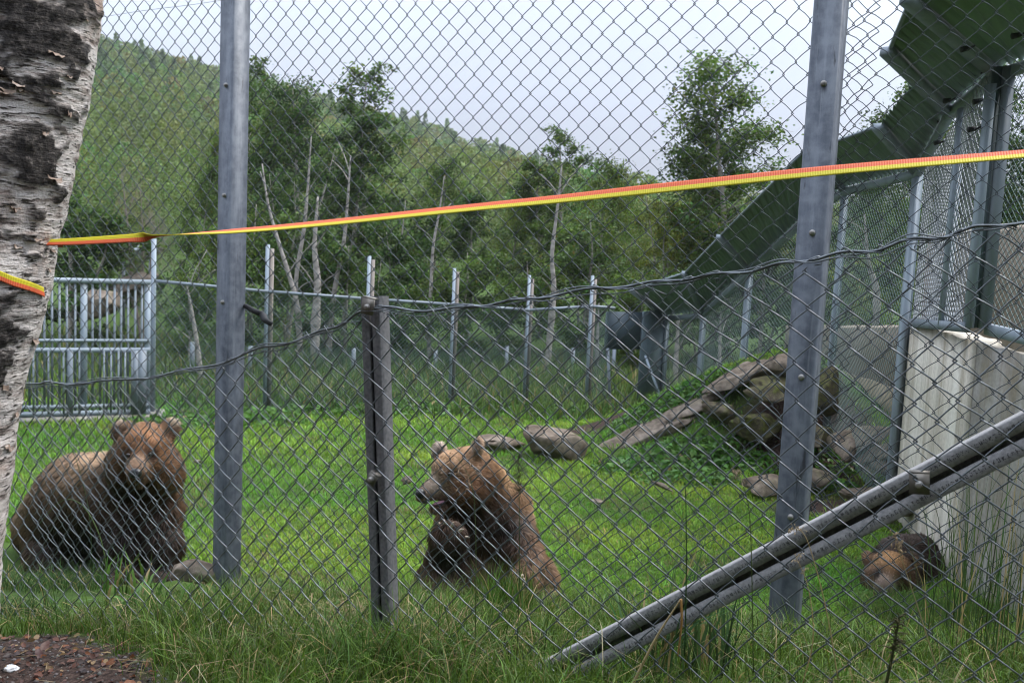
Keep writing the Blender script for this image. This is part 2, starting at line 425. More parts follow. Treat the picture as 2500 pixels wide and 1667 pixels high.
low = thing('low_chain_link_fence', 'low wire fence in front with slack top wire, short channel post and slanting brace', 'fence', tuple((-0.301, 2.470, 0.861)))
loc1 = np.array(low.location)
def warp_low(a, b):
    p = p3(a * 4.0, b * 4.0); q = p3(a * 11, b * 11)
    return .011 * vnoise(p, 51) + .0022 * vnoise(q, 52), .011 * vnoise(p, 53) + .0022 * vnoise(q, 54), .012 * vnoise(p * .7, 55)
th = .135
cs, sn_ = math.cos(th), math.sin(th)
ua, ub = -2.9, .1
wm_ = chainlink('wire_mesh', 2.01, -3.0, 1.2, .1, 2.2, lambda U: ground(U * EF[0] + 2.01 * NF[0], U * EF[1] + 2.01 * NF[1]) - .02,
          lambda U: np.interp(U, TU, TZ) - .012, .0017, theta=th, sides=6, warp=warp_low, bow=.5, parent=low, mt=M['lowwire'], ucut=(-3.1, .45))
wm_.location = -loc1
tw = pline(TOPW, 260); tz = np.arange(260)
tw = tw + UP * (.0035 * np.sin(tz * .42) + .004 * vnoise(p3(tz * .11, 0), 61))[:, None]
mb = MB(); mb.tube(tw, .0031, 7); mb.build('top_wire', M['lowwire'], low, True)
# thinner wires wound round the top wire, ends of the weave bent over it
mb = MB(); ph = tz * .21 + 3 * vnoise(p3(tz * .02, 4), 5)
mb.tube(tw + UP * (.0085 * np.sin(ph))[:, None] + NF * (.007 * np.cos(ph))[:, None], .0015, 5)
mb.tube(tw + UP * (.007 * np.sin(ph * .63 + 2) - .006)[:, None] + NF * (.006 * np.cos(ph * .63 + 2) - .003)[:, None], .0013, 5)
r3 = np.random.default_rng(5)
for u in np.arange(TU[0] + .05, TU[-1], .052):
    u += r3.normal(0, .008); i = int(np.clip(np.interp(u, tw @ EF, tz), 2, 257)); c = tw[i].copy()
    kind_ = r3.random()
    if kind_ < .55:     # a hooked end
        L_ = r3.uniform(.03, .07); sg = r3.choice((-1, 1)); dr = r3.uniform(-.045, -.018)
        pts = [c + EF * sg * L_ + UP * dr, c + EF * sg * L_ * .45 + UP * (dr * .35) - NF * .004, c + UP * .004 - NF * .006, c - EF * sg * .012 + UP * .007 + NF * .004, c - EF * sg * .016 - UP * .006, c - EF * sg * .004 - UP * .010 - NF * .005]
    else:
        L_ = r3.uniform(.04, .09); pts = [c + EF * L_ * .5 + UP * r3.uniform(-.01, .006), c + EF * L_ * .2 - NF * .006, c - EF * L_ * .2 - UP * .005, c - EF * L_ * .5 + UP * r3.uniform(-.03, 0), c - EF * L_ * .52 - UP * .012, c - EF * L_ * .4 - UP * .016]
    mb.tube(pline(pts, 12), .0014, 5)
o = mb.build('tie_wire', M['lowwire'], low, True); o['kind'] = 'stuff'

def cprofile(mb, a, b, w, dep, slot, th=.003):
    a = np.array(a, float); b = np.array(b, float); ax = b - a; ax /= np.linalg.norm(ax)
    x = np.cross(ax, NF); x /= np.linalg.norm(x)
    if x @ EF < 0: x = -x
    h = w / 2; s = slot / 2; D = dep; r = w * .035
    sec = [(-s, 0), (-s, .012), (-s - th, .012), (-s - th, th), (-h + th, th), (-h + th, D - th), (h - th, D - th), (h - th, th), (s + th, th), (s + th, .012), (s, .012), (s, 0), (h - r, 0), (h, r), (h, D), (-h, D), (-h, r), (-h + r, 0)]
    n = len(sec); V = [p + x * u + NF * v for p in (a, b) for u, v in sec]
    mb.add(V, [(i, (i + 1) % n, n + (i + 1) % n, n + i) for i in range(n)])
    # end cap pieces
    for base in (0, n):
        f = [(0, 1, 2, 17), (2, 3, 16, 17), (3, 4, 15, 16), (4, 5, 14, 15) , (5, 6, 14, 14), (6, 7, 13, 14), (7, 8, 13, 13), (8, 9, 12, 13), (9, 10, 11, 12)]
        for q in f:
            q = list(dict.fromkeys(q)); mb.add(np.array(V)[[base + k for k in q]], [(0, 1, 2, 3)] if len(q) == 4 else None, [(0, 1, 2)] if len(q) == 3 else None)
    return x

def clamp(par, c, ang, size=.036):
    c = np.array(c, float); ex = EF * math.cos(ang) + UP * math.sin(ang); ey = UP * math.cos(ang) - EF * math.sin(ang)
    mb = MB(); mb.box(c, (size, size * 1.15, .004), ex, ey, -NF); mb.box(c + ey * size * .575 + NF * .006, (size, .004, .016), ex, ey, -NF)
    k = mb.build('clamp_plate', M['clampsteel'], None); k.parent = par; 
    for v in k.data.vertices: v.co = Vector(np.array(v.co) - np.array(low.location))
    hb = hexbolt(c - NF * .002 - ey * .002, -NF, .0062, .009)
    V_ = np.concatenate(hb.V) - loc1; 
    bo = obj('bolt', mesh('bolt', V_, [np.concatenate(hb.Q), np.concatenate(hb.T)], M['bolt']), par)
mb = MB(); cprofile(mb, (-0.295, 2.452, 0.825), (-0.361, 2.487, 1.785), .057, .042, .011)
sp_ = mb.build('channel_post', M['cprofile'], low)
clamp(sp_, (-0.360, 2.457, 1.763), -.12); clamp(sp_, (-0.335, 2.444, 1.332), -.5, .026)
bm_ = mat('printed_zinc', rough=.75, metal=.1)
nb = noise_tex(bm_, 130, 4)
zc = ramp(bm_, nb, [(.3, (.17, .165, .168)), (.5, (.26, .254, .252)), (.75, (.36, .35, .345))])
LK(bm_, zc, B(bm_).inputs["Base Color"]); bump(bm_, nb, .15, .001)
ba, bb = np.array((0.076, 2.256, 0.895)), np.array((1.050, 1.741, 1.724))
bd = (bb - ba) / np.linalg.norm(bb - ba); bp = np.cross(bd, NF); bp = bp if bp[2] > 0 else -bp
mb = MB(); cprofile(mb, ba - bd * .25, bb, .069, .045, .012)
br_ = mb.build('brace', bm_, low)
clamp(br_, (0.783, 1.851, 1.521), .1, .036)
# worn dotted inkjet print along both lips of the brace: unreadable rows of dots
GLY = {'0': 'EAACE', '1': '44444', 'R': 'CACAA', 'O': 'EAAAE', 'B': 'CACAC', 'I': 'E444E', 'L': '8888E', 'T': 'E4444', 'N': 'AEEEA', 'U': 'AAAAE', 'E': 'E8C8E', 'M': 'AEEAA', 'A': 'EAEAA'}
mb = MB(); dots = []
word = 'ROBILTONUNIRRMAN' * 9
for side in (-1, 1):
    x0 = .06
    for k, ch in enumerate(word):
        for row, hx in enumerate(GLY[ch]):
            bits = int(hx, 16)
            for cidx in range(4):
                if bits >> (3 - cidx) & 1 and r3.random() > .33:
                    p = ba + bd * (x0 + k * .0092 + cidx * .0018) + bp * (side * .0205 + (2 - row) * .0017) - NF * .0006
                    dots.append(p)
dots = np.array(dots); dots = dots[dots @ EF < .6]
k_ = len(dots); hs = .00075
Vd = (dots[:, None] + np.array([bd * hs * i + bp * hs * j for i, j in ((-1, -1), (1, -1), (1, 1), (-1, 1))])[None]).reshape(-1, 3)
mb.add(Vd, np.arange(k_ * 4).reshape(-1, 4)); o = mb.build('ink_print', mat('faded_ink', (.028, .028, .032), .8), None)
for v in o.data.vertices: v.co = Vector(np.array(v.co) - loc1)
o.parent = br_; o['kind'] = 'stuff'

# ---------------------------------------------------------------- leaning birch at the left edge
AX = [(-1.264, 2.556, 2.640), (-1.271, 2.539, 2.478), (-1.280, 2.512, 2.314), (-1.293, 2.503, 2.228), (-1.316, 2.473, 2.045), (-1.342, 2.459, 1.905), (-1.353, 2.436, 1.787), (-1.383, 2.411, 1.638), (-1.400, 2.391, 1.543), (-1.416, 2.381, 1.448), (-1.426, 2.371, 1.353), (-1.447, 2.353, 1.189), (-1.475, 2.332, 0.989), (-1.505, 2.313, 0.810)]
AX = np.array(AX)[::-1]
ax = pline(AX, 320); nth = 128
Tn = np.gradient(ax, axis=0); Tn /= np.linalg.norm(Tn, axis=1)[:, None]
Xr = np.cross((0, 1, 0), Tn); Xr /= np.linalg.norm(Xr, axis=1)[:, None]; Yr = np.cross(Tn, Xr)
th_ = np.arange(nth) / nth * 2 * np.pi
Rd = Xr[:, None] * np.cos(th_)[None, :, None] + Yr[:, None] * np.sin(th_)[None, :, None]
rad = .2 * np.interp(np.arange(320) / 319, [0, .12, .3, 1], [1.28, 1.1, 1.0, 1.0])
S0 = ax[:, None] + Rd * rad[:, None, None]
patch = -1 + 0 * S0[..., 0]
for c, rr in (((-1.060, 2.329, 2.108), .10), ((-1.060, 2.339, 2.005), .085), ((-1.084, 2.297, 1.993), .07), ((-1.125, 2.285, 1.972), .06), ((-1.060, 2.371, 2.412), .11), ((-1.145, 2.332, 2.418), .10), ((-1.033, 2.407, 2.374), .08), ((-1.128, 2.251, 1.646), .09), ((-1.139, 2.236, 1.694), .06), ((-1.040, 2.401, 2.221), .05), ((-1.080, 2.309, 1.919), .03), ((-1.158, 2.242, 1.466), .05), ((-1.111, 2.303, 1.861), .025), ((-1.148, 2.256, 1.887), .03)):
    q = np.linalg.norm((S0 - np.array(c)) * (1, 1, .8), axis=-1); patch = np.maximum(patch, 1.25 - q / (rr * 1.25))
patch = np.maximum(patch, -.70) + 1.25 * fbm(S0 * (13, 13, 20), 4, 71) + .5 * fbm(S0 * (40, 40, 70), 3, 75)
pm = sm((patch - .05) / .30)
slit = np.full(S0.shape[:2], 9.0)
for i, (a_, b_) in enumerate([((-1.163, 2.321, 2.314), (-1.151, 2.311, 2.222)), ((-1.151, 2.311, 2.222), (-1.141, 2.301, 2.129)), ((-1.141, 2.301, 2.129), (-1.155, 2.297, 2.090))]):
    a_ = np.array(a_); b_ = np.array(b_); d_ = b_ - a_; tt = np.clip(((S0 - a_) @ d_) / (d_ @ d_), 0, 1)
    slit = np.minimum(slit, np.linalg.norm((S0 - a_ - tt[..., None] * d_) * (1, .6, 1), axis=-1))
sl = np.exp(-(slit / .0085) ** 2)
hz = fbm(np.stack([S0[..., 0] * 9, S0[..., 1] * 9, (S0[..., 2] + S0[..., 0] * .25) * 55], -1), 3, 81)
disp = .007 * fbm(S0 * 9, 3, 91) + .0036 * hz + pm * (.006 + .020 * np.abs(fbm(S0 * (34, 34, 26), 3, 95))) - .02 * sl
Vt = (S0 + Rd * disp[..., None]).reshape(-1, 3)
I = np.arange(319)[:, None] * nth; J = np.arange(nth)[None]
Qt = np.stack([I + J, I + (J + 1) % nth, I + nth + (J + 1) % nth, I + nth + J], -1).reshape(-1, 4)
bark = mat('birch_bark', rough=.75, spec=.2)
v1 = noise_tex(bark, 1.0, 6, (11, 11, 60)); v2 = noise_tex(bark, 1.0, 6, (30, 30, 190)); v3 = noise_tex(bark, 5, 4); v4 = noise_tex(bark, 90, 5)
white = ramp(bark, v1, [(.30, (.06, .048, .04)), (.39, (.27, .225, .20)), (.50, (.52, .47, .43)), (.64, (.62, .57, .54)), (.78, (.36, .30, .26))])
white = mixc(bark, ramp(bark, v3, [(.52, (0, 0, 0)), (.72, (.55, .55, .55))]), white, (.36, .20, .12))
dash = ramp(bark, v2, [(.555, (0, 0, 0)), (.60, (1, 1, 1))])
white = mixc(bark, dash, white, (.045, .037, .03))
darkc = ramp(bark, v4, [(.35, (.012, .010, .009)), (.55, (.040, .034, .030)), (.66, (.10, .085, .075)), (.74, (.26, .23, .21))])
a1 = N(bark, "ShaderNodeAttribute", attribute_name="patch")
LK(bark, mixc(bark, a1.outputs["Fac"], white, darkc), B(bark).inputs["Base Color"])
bb_ = N(bark, "ShaderNodeMath", operation='ADD'); LK(bark, v2, bb_.inputs[0]); LK(bark, v4, bb_.inputs[1]); bump(bark, bb_.outputs[0], .8, .01)
birch = thing('birch_tree', 'leaning silver birch trunk with peeling bark and dark scars at the edge', 'tree', tuple(ax[0]))
tr_ = obj('trunk', mesh('trunk', Vt - np.array(birch.location), [Qt], bark, True, attrs={'patch': np.clip(np.maximum(pm, sl * 1.2), 0, 1).ravel()}), birch)
# curls of peeling bark
flm = noisy('bark_flake', [(.3, (.06, .045, .037)), (.5, (.24, .17, .125)), (.75, (.38, .34, .31))], 40, rough=.8, vscale=(1, 1, 4))
r4 = np.random.default_rng(11)
for k in range(90):
    i = r4.integers(60, 315)
    j = r4.integers(int(nth * .55), nth + 6) % nth
    c = Vt.reshape(320, nth, 3)[i, j]; nrm = Rd[i, j]; tan = np.cross(Tn[i], nrm)
    w_ = r4.uniform(.005, .024); h_ = r4.uniform(.003, .009); cu = r4.uniform(.3, 1.3)
    V_ = []
    for a_ in np.linspace(-1, 1, 6):
        for b_ in (0, .5, 1):
            lift = .0015 + h_ * cu * b_ ** 1.5 * .8 + .001 * r4.random()
            V_.append(c + tan * w_ * a_ + Tn[i] * (-h_ * b_ + .002 * r4.normal() + .003 * a_ * a_) + nrm * lift - nrm * (w_ * a_) ** 2 / .4)
    Qf = [(a_ * 3 + b_, a_ * 3 + b_ + 1, a_ * 3 + b_ + 4, a_ * 3 + b_ + 3) for a_ in range(5) for b_ in range(2)]
    V_ = np.array(V_) - np.array(birch.location)
    V2 = np.concatenate([V_, V_ - nrm * .0012]); Q2 = Qf + [tuple(x + 18 for x in q[::-1]) for q in Qf]
    obj('bark_flake', mesh('bark_flake', V2, [np.array(Q2)], flm, False), tr_)

# ---------------------------------------------------------------- orange and yellow webbing strap
strap_m = mat('webbing', rough=.6, spec=.25)
av = N(strap_m, "ShaderNodeAttribute", attribute_name="across"); au = N(strap_m, "ShaderNodeAttribute", attribute_name="along")
base = ramp(strap_m, av.outputs["Fac"], [(0.0, (.52, .44, .018)), (.16, (.52, .44, .018)), (.17, (.16, .15, .01)), (.20, (.52, .44, .018)), (.33, (.52, .44, .018)), (.34, (.16, .15, .01)), (.37, (.52, .44, .018)), (.49, (.52, .44, .018)), (.50, (.55, .085, .022)), (1, (.52, .075, .02))])
base.node.color_ramp.interpolation = 'LINEAR'
wv = N(strap_m, "ShaderNodeMath", operation='SINE'); sc_ = N(strap_m, "ShaderNodeMath", operation='MULTIPLY'); sc_.inputs[1].default_value = 2 * math.pi / .0045
LK(strap_m, au.outputs["Fac"], sc_.inputs[0]); LK(strap_m, sc_.outputs[0], wv.inputs[0])
gr = N(strap_m, "ShaderNodeMath", operation='GREATER_THAN'); gr.inputs[1].default_value = .5; LK(strap_m, av.outputs["Fac"], gr.inputs[0])
st = N(strap_m, "ShaderNodeMath", operation='MULTIPLY'); LK(strap_m, wv.outputs[0], st.inputs[0]); LK(strap_m, gr.outputs[0], st.inputs[1])
stc = N(strap_m, "ShaderNodeMath", operation='MULTIPLY', use_clamp=True); stc.inputs[1].default_value = .45; LK(strap_m, st.outputs[0], stc.inputs[0])
LK(strap_m, mixc(strap_m, stc.outputs[0], base, (.6, .22, .12)), B(strap_m).inputs["Base Color"])
bump(strap_m, wv.outputs[0], .4, .0008)
SW = .0235
def strap_mesh(P, Wd):
    n = len(P); m_ = 9; v = np.linspace(0, 1, m_)
    al = np.concatenate([[0], np.cumsum(np.linalg.norm(np.diff(P, axis=0), axis=1))])
    T = np.gradient(P, axis=0); nn = np.cross(T, Wd); nn /= np.linalg.norm(nn, axis=1)[:, None]
    rows = P[:, None] + Wd[:, None] * ((v - .5) * SW)[None, :, None]
    V = np.concatenate([(rows + nn[:, None] * .0009).reshape(-1, 3), (rows - nn[:, None] * .0009).reshape(-1, 3)])
    I = np.arange(n - 1)[:, None] * m_ + np.arange(m_ - 1)[None]
    q = np.stack([I, I + 1, I + m_ + 1, I + m_], -1).reshape(-1, 4); k = n * m_
    e0 = np.arange(n - 1) * m_; side = np.concatenate([np.stack([e0, e0 + m_, e0 + m_ + k, e0 + k], -1), np.stack([e0 + m_ - 1, e0 + m_ - 1 + k, e0 + 2 * m_ - 1 + k, e0 + 2 * m_ - 1], -1)])
    A = np.tile(np.repeat(al, m_), 2); C = np.tile(np.tile(v, n), 2)
    return V, np.concatenate([q, q[:, ::-1] + k, side]), A, C
KP = [(-1.234, 2.506, 1.878), (-1.132, 2.437, 1.885), (-0.914, 2.383, 1.906), (-0.854, 2.364, 1.913), (-0.646, 2.281, 1.933), (-0.417, 2.203, 1.961), (-0.013, 2.068, 2.017), (0.267, 1.972, 2.055), (0.559, 1.886, 2.096), (0.884, 1.779, 2.134), (1.062, 1.721, 2.155)]
KPH = np.radians([236, 232, 214, 98, 63, 55, 48, 38, 40, 52, 55])
KP = np.array(KP); P = pline(KP, 240); ph = np.interp(np.linspace(0, len(KP) - 1, 240), np.arange(len(KP)), KPH)
P[:, 2] += .0015 * vnoise(p3(np.arange(240) * .06, 0), 3)
to = EYE - P; to /= np.linalg.norm(to, axis=1)[:, None]
T = np.gradient(P, axis=0); T /= np.linalg.norm(T, axis=1)[:, None]
upv = UP - T * (T @ UP)[:, None]; upv /= np.linalg.norm(upv, axis=1)[:, None]; sd = np.cross(T, upv); sd *= np.sign((sd * to).sum(1))[:, None]
V1, Q1, A1, C1 = strap_mesh(P, upv * np.cos(ph)[:, None] - sd * np.sin(ph)[:, None])
za, zb_ = np.array((-1.149, 2.414, 1.763)), np.array((-1.132, 2.437, 1.885))
t_ = np.linspace(0, .93, 150); ang = -t_ * 2 * np.pi
zz = za[2] + (zb_[2] - za[2]) * np.interp(t_, [0, .09, .18, .35, .8, 1], [0, .25, .62, .85, .95, 1.0])
ii = np.interp(zz, ax[:, 2], np.arange(320)); cc = np.stack([np.interp(ii, np.arange(320), ax[:, k]) for k in range(3)], -1)
rr_ = Vector(((1, 0, 0)))
Xc = np.stack([np.interp(ii, np.arange(320), Xr[:, k]) for k in range(3)], -1); Yc = np.stack([np.interp(ii, np.arange(320), Yr[:, k]) for k in range(3)], -1)
if Yc[0][1] < 0: Yc = -Yc
rd = Xc * np.cos(ang)[:, None] + Yc * np.sin(ang)[:, None]
P2 = cc + rd * (np.interp(ii, np.arange(320), rad) + .010)[:, None]; P2[:, 2] = zz
W2 = -(UP + 0 * P2) + rd * .12; W2 /= np.linalg.norm(W2, axis=1)[:, None]
V2, Q2, A2, C2 = strap_mesh(P2, W2)
so = obj('webbing_strap', mesh('webbing_strap', np.concatenate([V1, V2]) - P[0], [Q1, Q2 + len(V1)], strap_m, True, attrs={'along': np.concatenate([A1, A2]), 'across': np.concatenate([C1, C2])}), loc=P[0])
tag(so, 'orange and yellow webbing strap tied round the birch and stretched across the fence', 'strap')

# ---------------------------------------------------------------- netting helper for the farther fences
def netting(P00, P10, P11, P01, pitch, r, sides=3):
    """straight crossing wires over a four-cornered bay (bilinear)"""
    P00, P10, P11, P01 = [np.array(p, float) for p in (P00, P10, P11, P01)]
    w = (np.linalg.norm(P10 - P00) + np.linalg.norm(P11 - P01)) / 2; h = (np.linalg.norm(P01 - P00) + np.linalg.norm(P11 - P10)) / 2
    segs = []
    for k in np.arange(-h, w, pitch):      # rising wires start at (k,0)
        a0, b0 = max(k, 0), max(-k, 0); a1 = min(k + h, w); b1 = a1 - k
        if a1 - a0 > pitch * .3: segs.append(((a0, b0), (a1, b1)))
    for k in np.arange(0, w + h, pitch):
        a0 = max(k - h, 0); b0 = k - a0; a1 = min(k, w); b1 = k - a1
        if a1 - a0 > pitch * .3: segs.append(((a0, b0), (a1, b1)))
    S = np.array(segs) / (w, h)
    def bil(uv):
        u = uv[..., 0:1]; v = uv[..., 1:2]
        return P00 * (1 - u) * (1 - v) + P10 * u * (1 - v) + P11 * u * v + P01 * (1 - u) * v
    A, Bq = bil(S[:, 0]), bil(S[:, 1])
    nrm = np.cross(P10 - P00, P01 - P00); nrm /= np.linalg.norm(nrm)
    D = Bq - A; D /= np.linalg.norm(D, axis=1)[:, None]; X1 = np.cross(D, nrm)
    an = np.arange(sides) / sides * 2 * np.pi
    ring = r * (X1[:, None] * np.cos(an)[None, :, None] + nrm * np.sin(an)[None, :, None])
    V = np.concatenate([A[:, None] + ring, Bq[:, None] + ring], 1).reshape(-1, 3)
    b = np.arange(len(A))[:, None] * 2 * sides; j = np.arange(sides)[None]; j2 = (j + 1) % sides
    return V, np.stack([b + j, b + j2, b + sides + j2, b + sides + j], -1).reshape(-1, 4)

def onground(p, dz=0.0): return np.array((p[0], p[1], float(ground(p[0], p[1])) + dz))

# ---------------------------------------------------------------- fence across the back of the lawn
bp_ = [(-3.585, 9.885, 1.769), (-2.544, 10.236, 1.757), (-1.572, 10.730, 1.675), (-0.673, 11.071, 1.573), (0.165, 11.267, 1.526), (0.889, 11.421, 1.548)]
back = thing('back_fence', 'long mesh fence with pale steel posts closing off the back of the lawn', 'fence', tuple(onground(bp_[2])))
woodg = noisy('grey_timber', [(.3, (.20, .17, .145)), (.7, (.33, .29, .26))], 8, vscale=(3, 3, .6))
rail_pts = [(-3.566, 9.842, 1.355), (-2.522, 10.186, 1.278), (-1.551, 10.682, 1.215), (-0.654, 11.029, 1.171), (0.183, 11.226, 1.135), (0.905, 11.384, 1.199), (1.195, 11.782, 1.165)]
for p in bp_:
    g = onground(p, -.1); mb = MB(); mb.box((g + np.array(p)) / 2, (.034, .05, p[2] - g[2])); mb.build('post', M['paleblue'], back)
    if p is not bp_[0]:
        q = np.array(p) + (.036, .03, -.04); g2 = g + (.036, .03, 0); mb = MB(); mb.box((g2 + q) / 2, (.036, .045, q[2] - g2[2])); mb.build('backing_post', woodg, back)
for a, b in zip(rail_pts[:-1], rail_pts[1:]):
    mb = MB(); mb.tube([a, b], .017, 8); mb.build('top_rail', M['midsteel'], back, True)
mb = MB()
for a, b in zip(rail_pts[:-1], rail_pts[1:]):
    V_, Q_ = netting(onground(a), onground(b), b, a, .043, .0026); mb.add(V_ + (0, .03, 0), Q_)
tag(mb.build('wire_mesh', M['greenwire'], back), kind='stuff')
# second, lower fence among the birches behind it
fp = [(-4.040, 12.511, 0.443), (-3.381, 12.807, 0.388), (-2.106, 13.208, 0.375), (-1.042, 13.607, 0.350), (-0.066, 13.916, 0.418), (0.886, 14.216, 0.399), (1.505, 14.517, 0.393)]
far_f = thing('outer_fence', 'thin dark mesh fence on short posts among the birch stems', 'fence', tuple(onground(fp[2])))
mb = MB()
for p in fp:
    g = onground(p, -.1); m2 = MB(); m2.box((g + np.array(p)) / 2, (.05, .05, p[2] - g[2])); m2.build('post', M['midsteel'], far_f)
for a, b in zip(fp[:-1], fp[1:]):
    V_, Q_ = netting(onground(a), onground(b), b, a, .05, .0028); mb.add(V_, Q_)
tag(mb.build('wire_mesh', M['greenwire'], far_f), kind='stuff')

# ---------------------------------------------------------------- barred gate at the left
G0, G1 = np.array((-4.642, 9.248, 0.009)), np.array((-3.550, 9.713, 0.038))
gz0 = float(ground(G0[0], G0[1])); gt = [np.array((-4.502, 9.454, 1.399)), np.array((-3.578, 9.852, 1.354))]
gd = (G1 - G0) * (1, 1, 0); gl = np.linalg.norm(gd); gd /= gl; gn = np.cross(gd, UP)
gate = thing('steel_gate', 'wide galvanised gate of close vertical bars at the corner of the enclosure', 'gate', tuple(onground((G0 + G1) / 2)))
def gpt(px_u, z): return np.array((G0[0] + gd[0] * px_u, G0[1] + gd[1] * px_u, z))
def gu(p): return float((np.array(p) - G0) @ gd)
ztop = gt[1][2] - .005
zmid1, zmid2 = (-3.584, 9.791, 0.776)[2], (-3.580, 9.781, 0.683)[2]
for z, h, nm in ((ztop, .045, 'top_rail'), (zmid1, .028, 'middle_rail'), (zmid2, .045, 'middle_rail'), (G1[2] + .10, .035, 'bottom_rail'), (G1[2] + .035, .045, 'bottom_rail')):
    mb = MB(); mb.beam(gpt(-1.2, z), gpt(gl, z), .045, h); mb.build(nm, M['paleblue'], gate)
bars = [gu(p) for p in ((-4.080, 9.618, 1.047), (-4.017, 9.639, 1.048), (-3.961, 9.669, 1.049), (-3.897, 9.689, 1.050), (-3.845, 9.719, 1.050), (-3.785, 9.739, 1.051), (-3.728, 9.770, 1.052), (-3.671, 9.790, 1.053), (-4.220, 9.558, 1.045), (-4.286, 9.528, 1.044), (-4.347, 9.507, 1.043), (-4.404, 9.477, 1.043), (-4.464, 9.447, 1.042), (-4.520, 9.417, 1.042), (-4.581, 9.396, 1.041), (-4.636, 9.366, 1.040), (-4.695, 9.346, 1.039), (-4.750, 9.316, 1.039), (-4.809, 9.296, 1.038))]
for u in bars:
    mb = MB(); a = gpt(u, G1[2] + .04); b = gpt(u, ztop - .02); mb.box((a + b) / 2 - gn * .0, (.021, .021, b[2] - a[2]), gd, -gn, UP); mb.build('bar', M['midsteel'], gate)
for k, u in enumerate(sorted(bars)):       # a second set of bars in the lower half
    if k % 2 == 0 or u > gu((-4.080, 9.618, 1.047)):
        mb = MB(); a = gpt(u + .036, G1[2] + .04); b = gpt(u + .036, zmid2); mb.box((a + b) / 2 + gn * .05, (.018, .018, b[2] - a[2]), gd, -gn, UP); mb.build('bar', M['midsteel'], gate)
for u, w in ((gu((-4.150, 9.588, 1.046)), .062), (gu((-3.621, 9.810, 1.053)), .055)):
    mb = MB(); a = gpt(u, G1[2] - .05); b = gpt(u, ztop + .02); mb.box((a + b) / 2 - gn * .03, (w, .06, b[2] - a[2]), gd, -gn, UP); mb.build('frame_post', M['paleblue'], gate)
for u, z in ((gu((-4.228, 9.468, 0.379)), .05), (gu((-3.693, 9.698, 0.370)), .05), (gu((-3.639, 9.718, 0.369)), .07)):
    mb = MB(); a = gpt(u, G1[2] + .02); b = gpt(u, zmid2); mb.box((a + b) / 2 + gn * .06, (z, .03, b[2] - a[2]), gd, -gn, UP); mb.build('frame_post', M['midsteel'], gate)
# threshold slab below the gate
mb = MB(); mb.box(gpt(gl / 2 - .5, G1[2] - .03) - gn * .12, (gl + 1.3, .34, .07), gd, -gn, UP)
conc = noisy('pale_concrete', [(.3, (.24, .22, .19)), (.7, (.38, .355, .31))], 5, bumps=(60, .2, .004))
tag(mb.build('concrete_sill', conc, loc=gpt(gl / 2, G1[2])), 'pale concrete threshold strip lying under the barred gate', 'threshold')

# ---------------------------------------------------------------- fence with the inward sheet-metal overhang along the right
Tt = [(2.900, 5.351, 3.111), (2.746, 5.948, 3.056), (2.742, 6.535, 2.903), (2.873, 7.306, 2.582), (2.810, 8.706, 2.512), (2.723, 9.293, 2.349), (2.460, 10.535, 1.731), (2.244, 11.783, 1.173), (1.927, 12.476, 1.066)]
Vv = [(2.234, 4.477, 3.404), (1.925, 5.163, 3.242), (2.084, 5.854, 3.119), (2.407, 6.828, 2.815), (2.340, 8.230, 2.760), (2.395, 8.535, 2.796), (2.020, 9.966, 2.059), (1.891, 11.129, 1.646), (1.427, 12.007, 1.392)]
Tt = [np.array(t) for t in Tt]; Vv = [np.array(v) for v in Vv]
over = thing('overhang_fence', 'high fence along the right topped by sloping green corrugated sheets on steel brackets', 'fence', tuple(onground(Tt[3])))
def sheet(T0, T1, V0, V1, ribs, amp):
    n = ribs * 4 + 1; u = np.linspace(0, 1, n); nrm = np.cross(T1 - T0, V0 - T0); nrm /= np.linalg.norm(nrm)
    wv = amp * np.clip(1.6 * np.sin(u * ribs * 2 * np.pi), -1, 1)
    rows = []
    for s in (0, .5, 1):
        rows.append(lerp(lerp(T0, V0, s), lerp(T1, V1, s), u[:, None]) + nrm * wv[:, None])
    R3 = np.stack(rows)                                 # 3,n,3
    Vt = np.concatenate([(R3 + nrm * .002).reshape(-1, 3), (R3 - nrm * .002).reshape(-1, 3)])
    I = np.arange(2)[:, None] * n + np.arange(n - 1)[None]
    q = np.stack([I, I + 1, I + n + 1, I + n], -1).reshape(-1, 4); k = 3 * n
    e = np.arange(n - 1); rim = np.concatenate([np.stack([e, e + k, e + 1 + k, e + 1], -1), np.stack([e + 2 * n, e + 2 * n + 1, e + 2 * n + 1 + k, e + 2 * n + k], -1)])
    sd = np.array([(0, n, n + k, k), (n, 2 * n, 2 * n + k, n + k), (n - 1, n - 1 + k, 2 * n - 1 + k, 2 * n - 1), (2 * n - 1, 2 * n - 1 + k, 3 * n - 1 + k, 3 * n - 1)])
    return Vt, np.concatenate([q, q[:, ::-1] + k, rim, sd])
for i in range(len(Tt) - 1):
    T0, T1, V0, V1 = Tt[i].copy(), Tt[i + 1].copy(), Vv[i].copy(), Vv[i + 1].copy()
    if i == 2: V0 = np.array((2.378, 6.194, 3.005)); 
    dn = lerp(T0, T1, .5) - lerp(V0, V1, .5)
    ln = np.linalg.norm(T1 - T0)
    T0, T1, V0, V1 = lerp(T0, T1, .03), lerp(T1, T0, .03), lerp(V0, V1, .02), lerp(V1, V0, .02)
    V_, Q_ = sheet(T0, T1, V0, V1, max(5, int(ln / .085)), .016)
    mb = MB(); mb.add(V_, Q_); mb.build('roof_sheet', M['sheet'], over)
for i, (t, v) in enumerate(zip(Tt, Vv)):
    if i == 5: continue
    mb = MB(); d = (v - t); a = t - d * .02 - UP * .03; b = v + d * .04 - UP * .03
    mb.beam(a, b, .075 if i < 4 else .06, .05); mb.build('bracket', M['midsteel'], over)
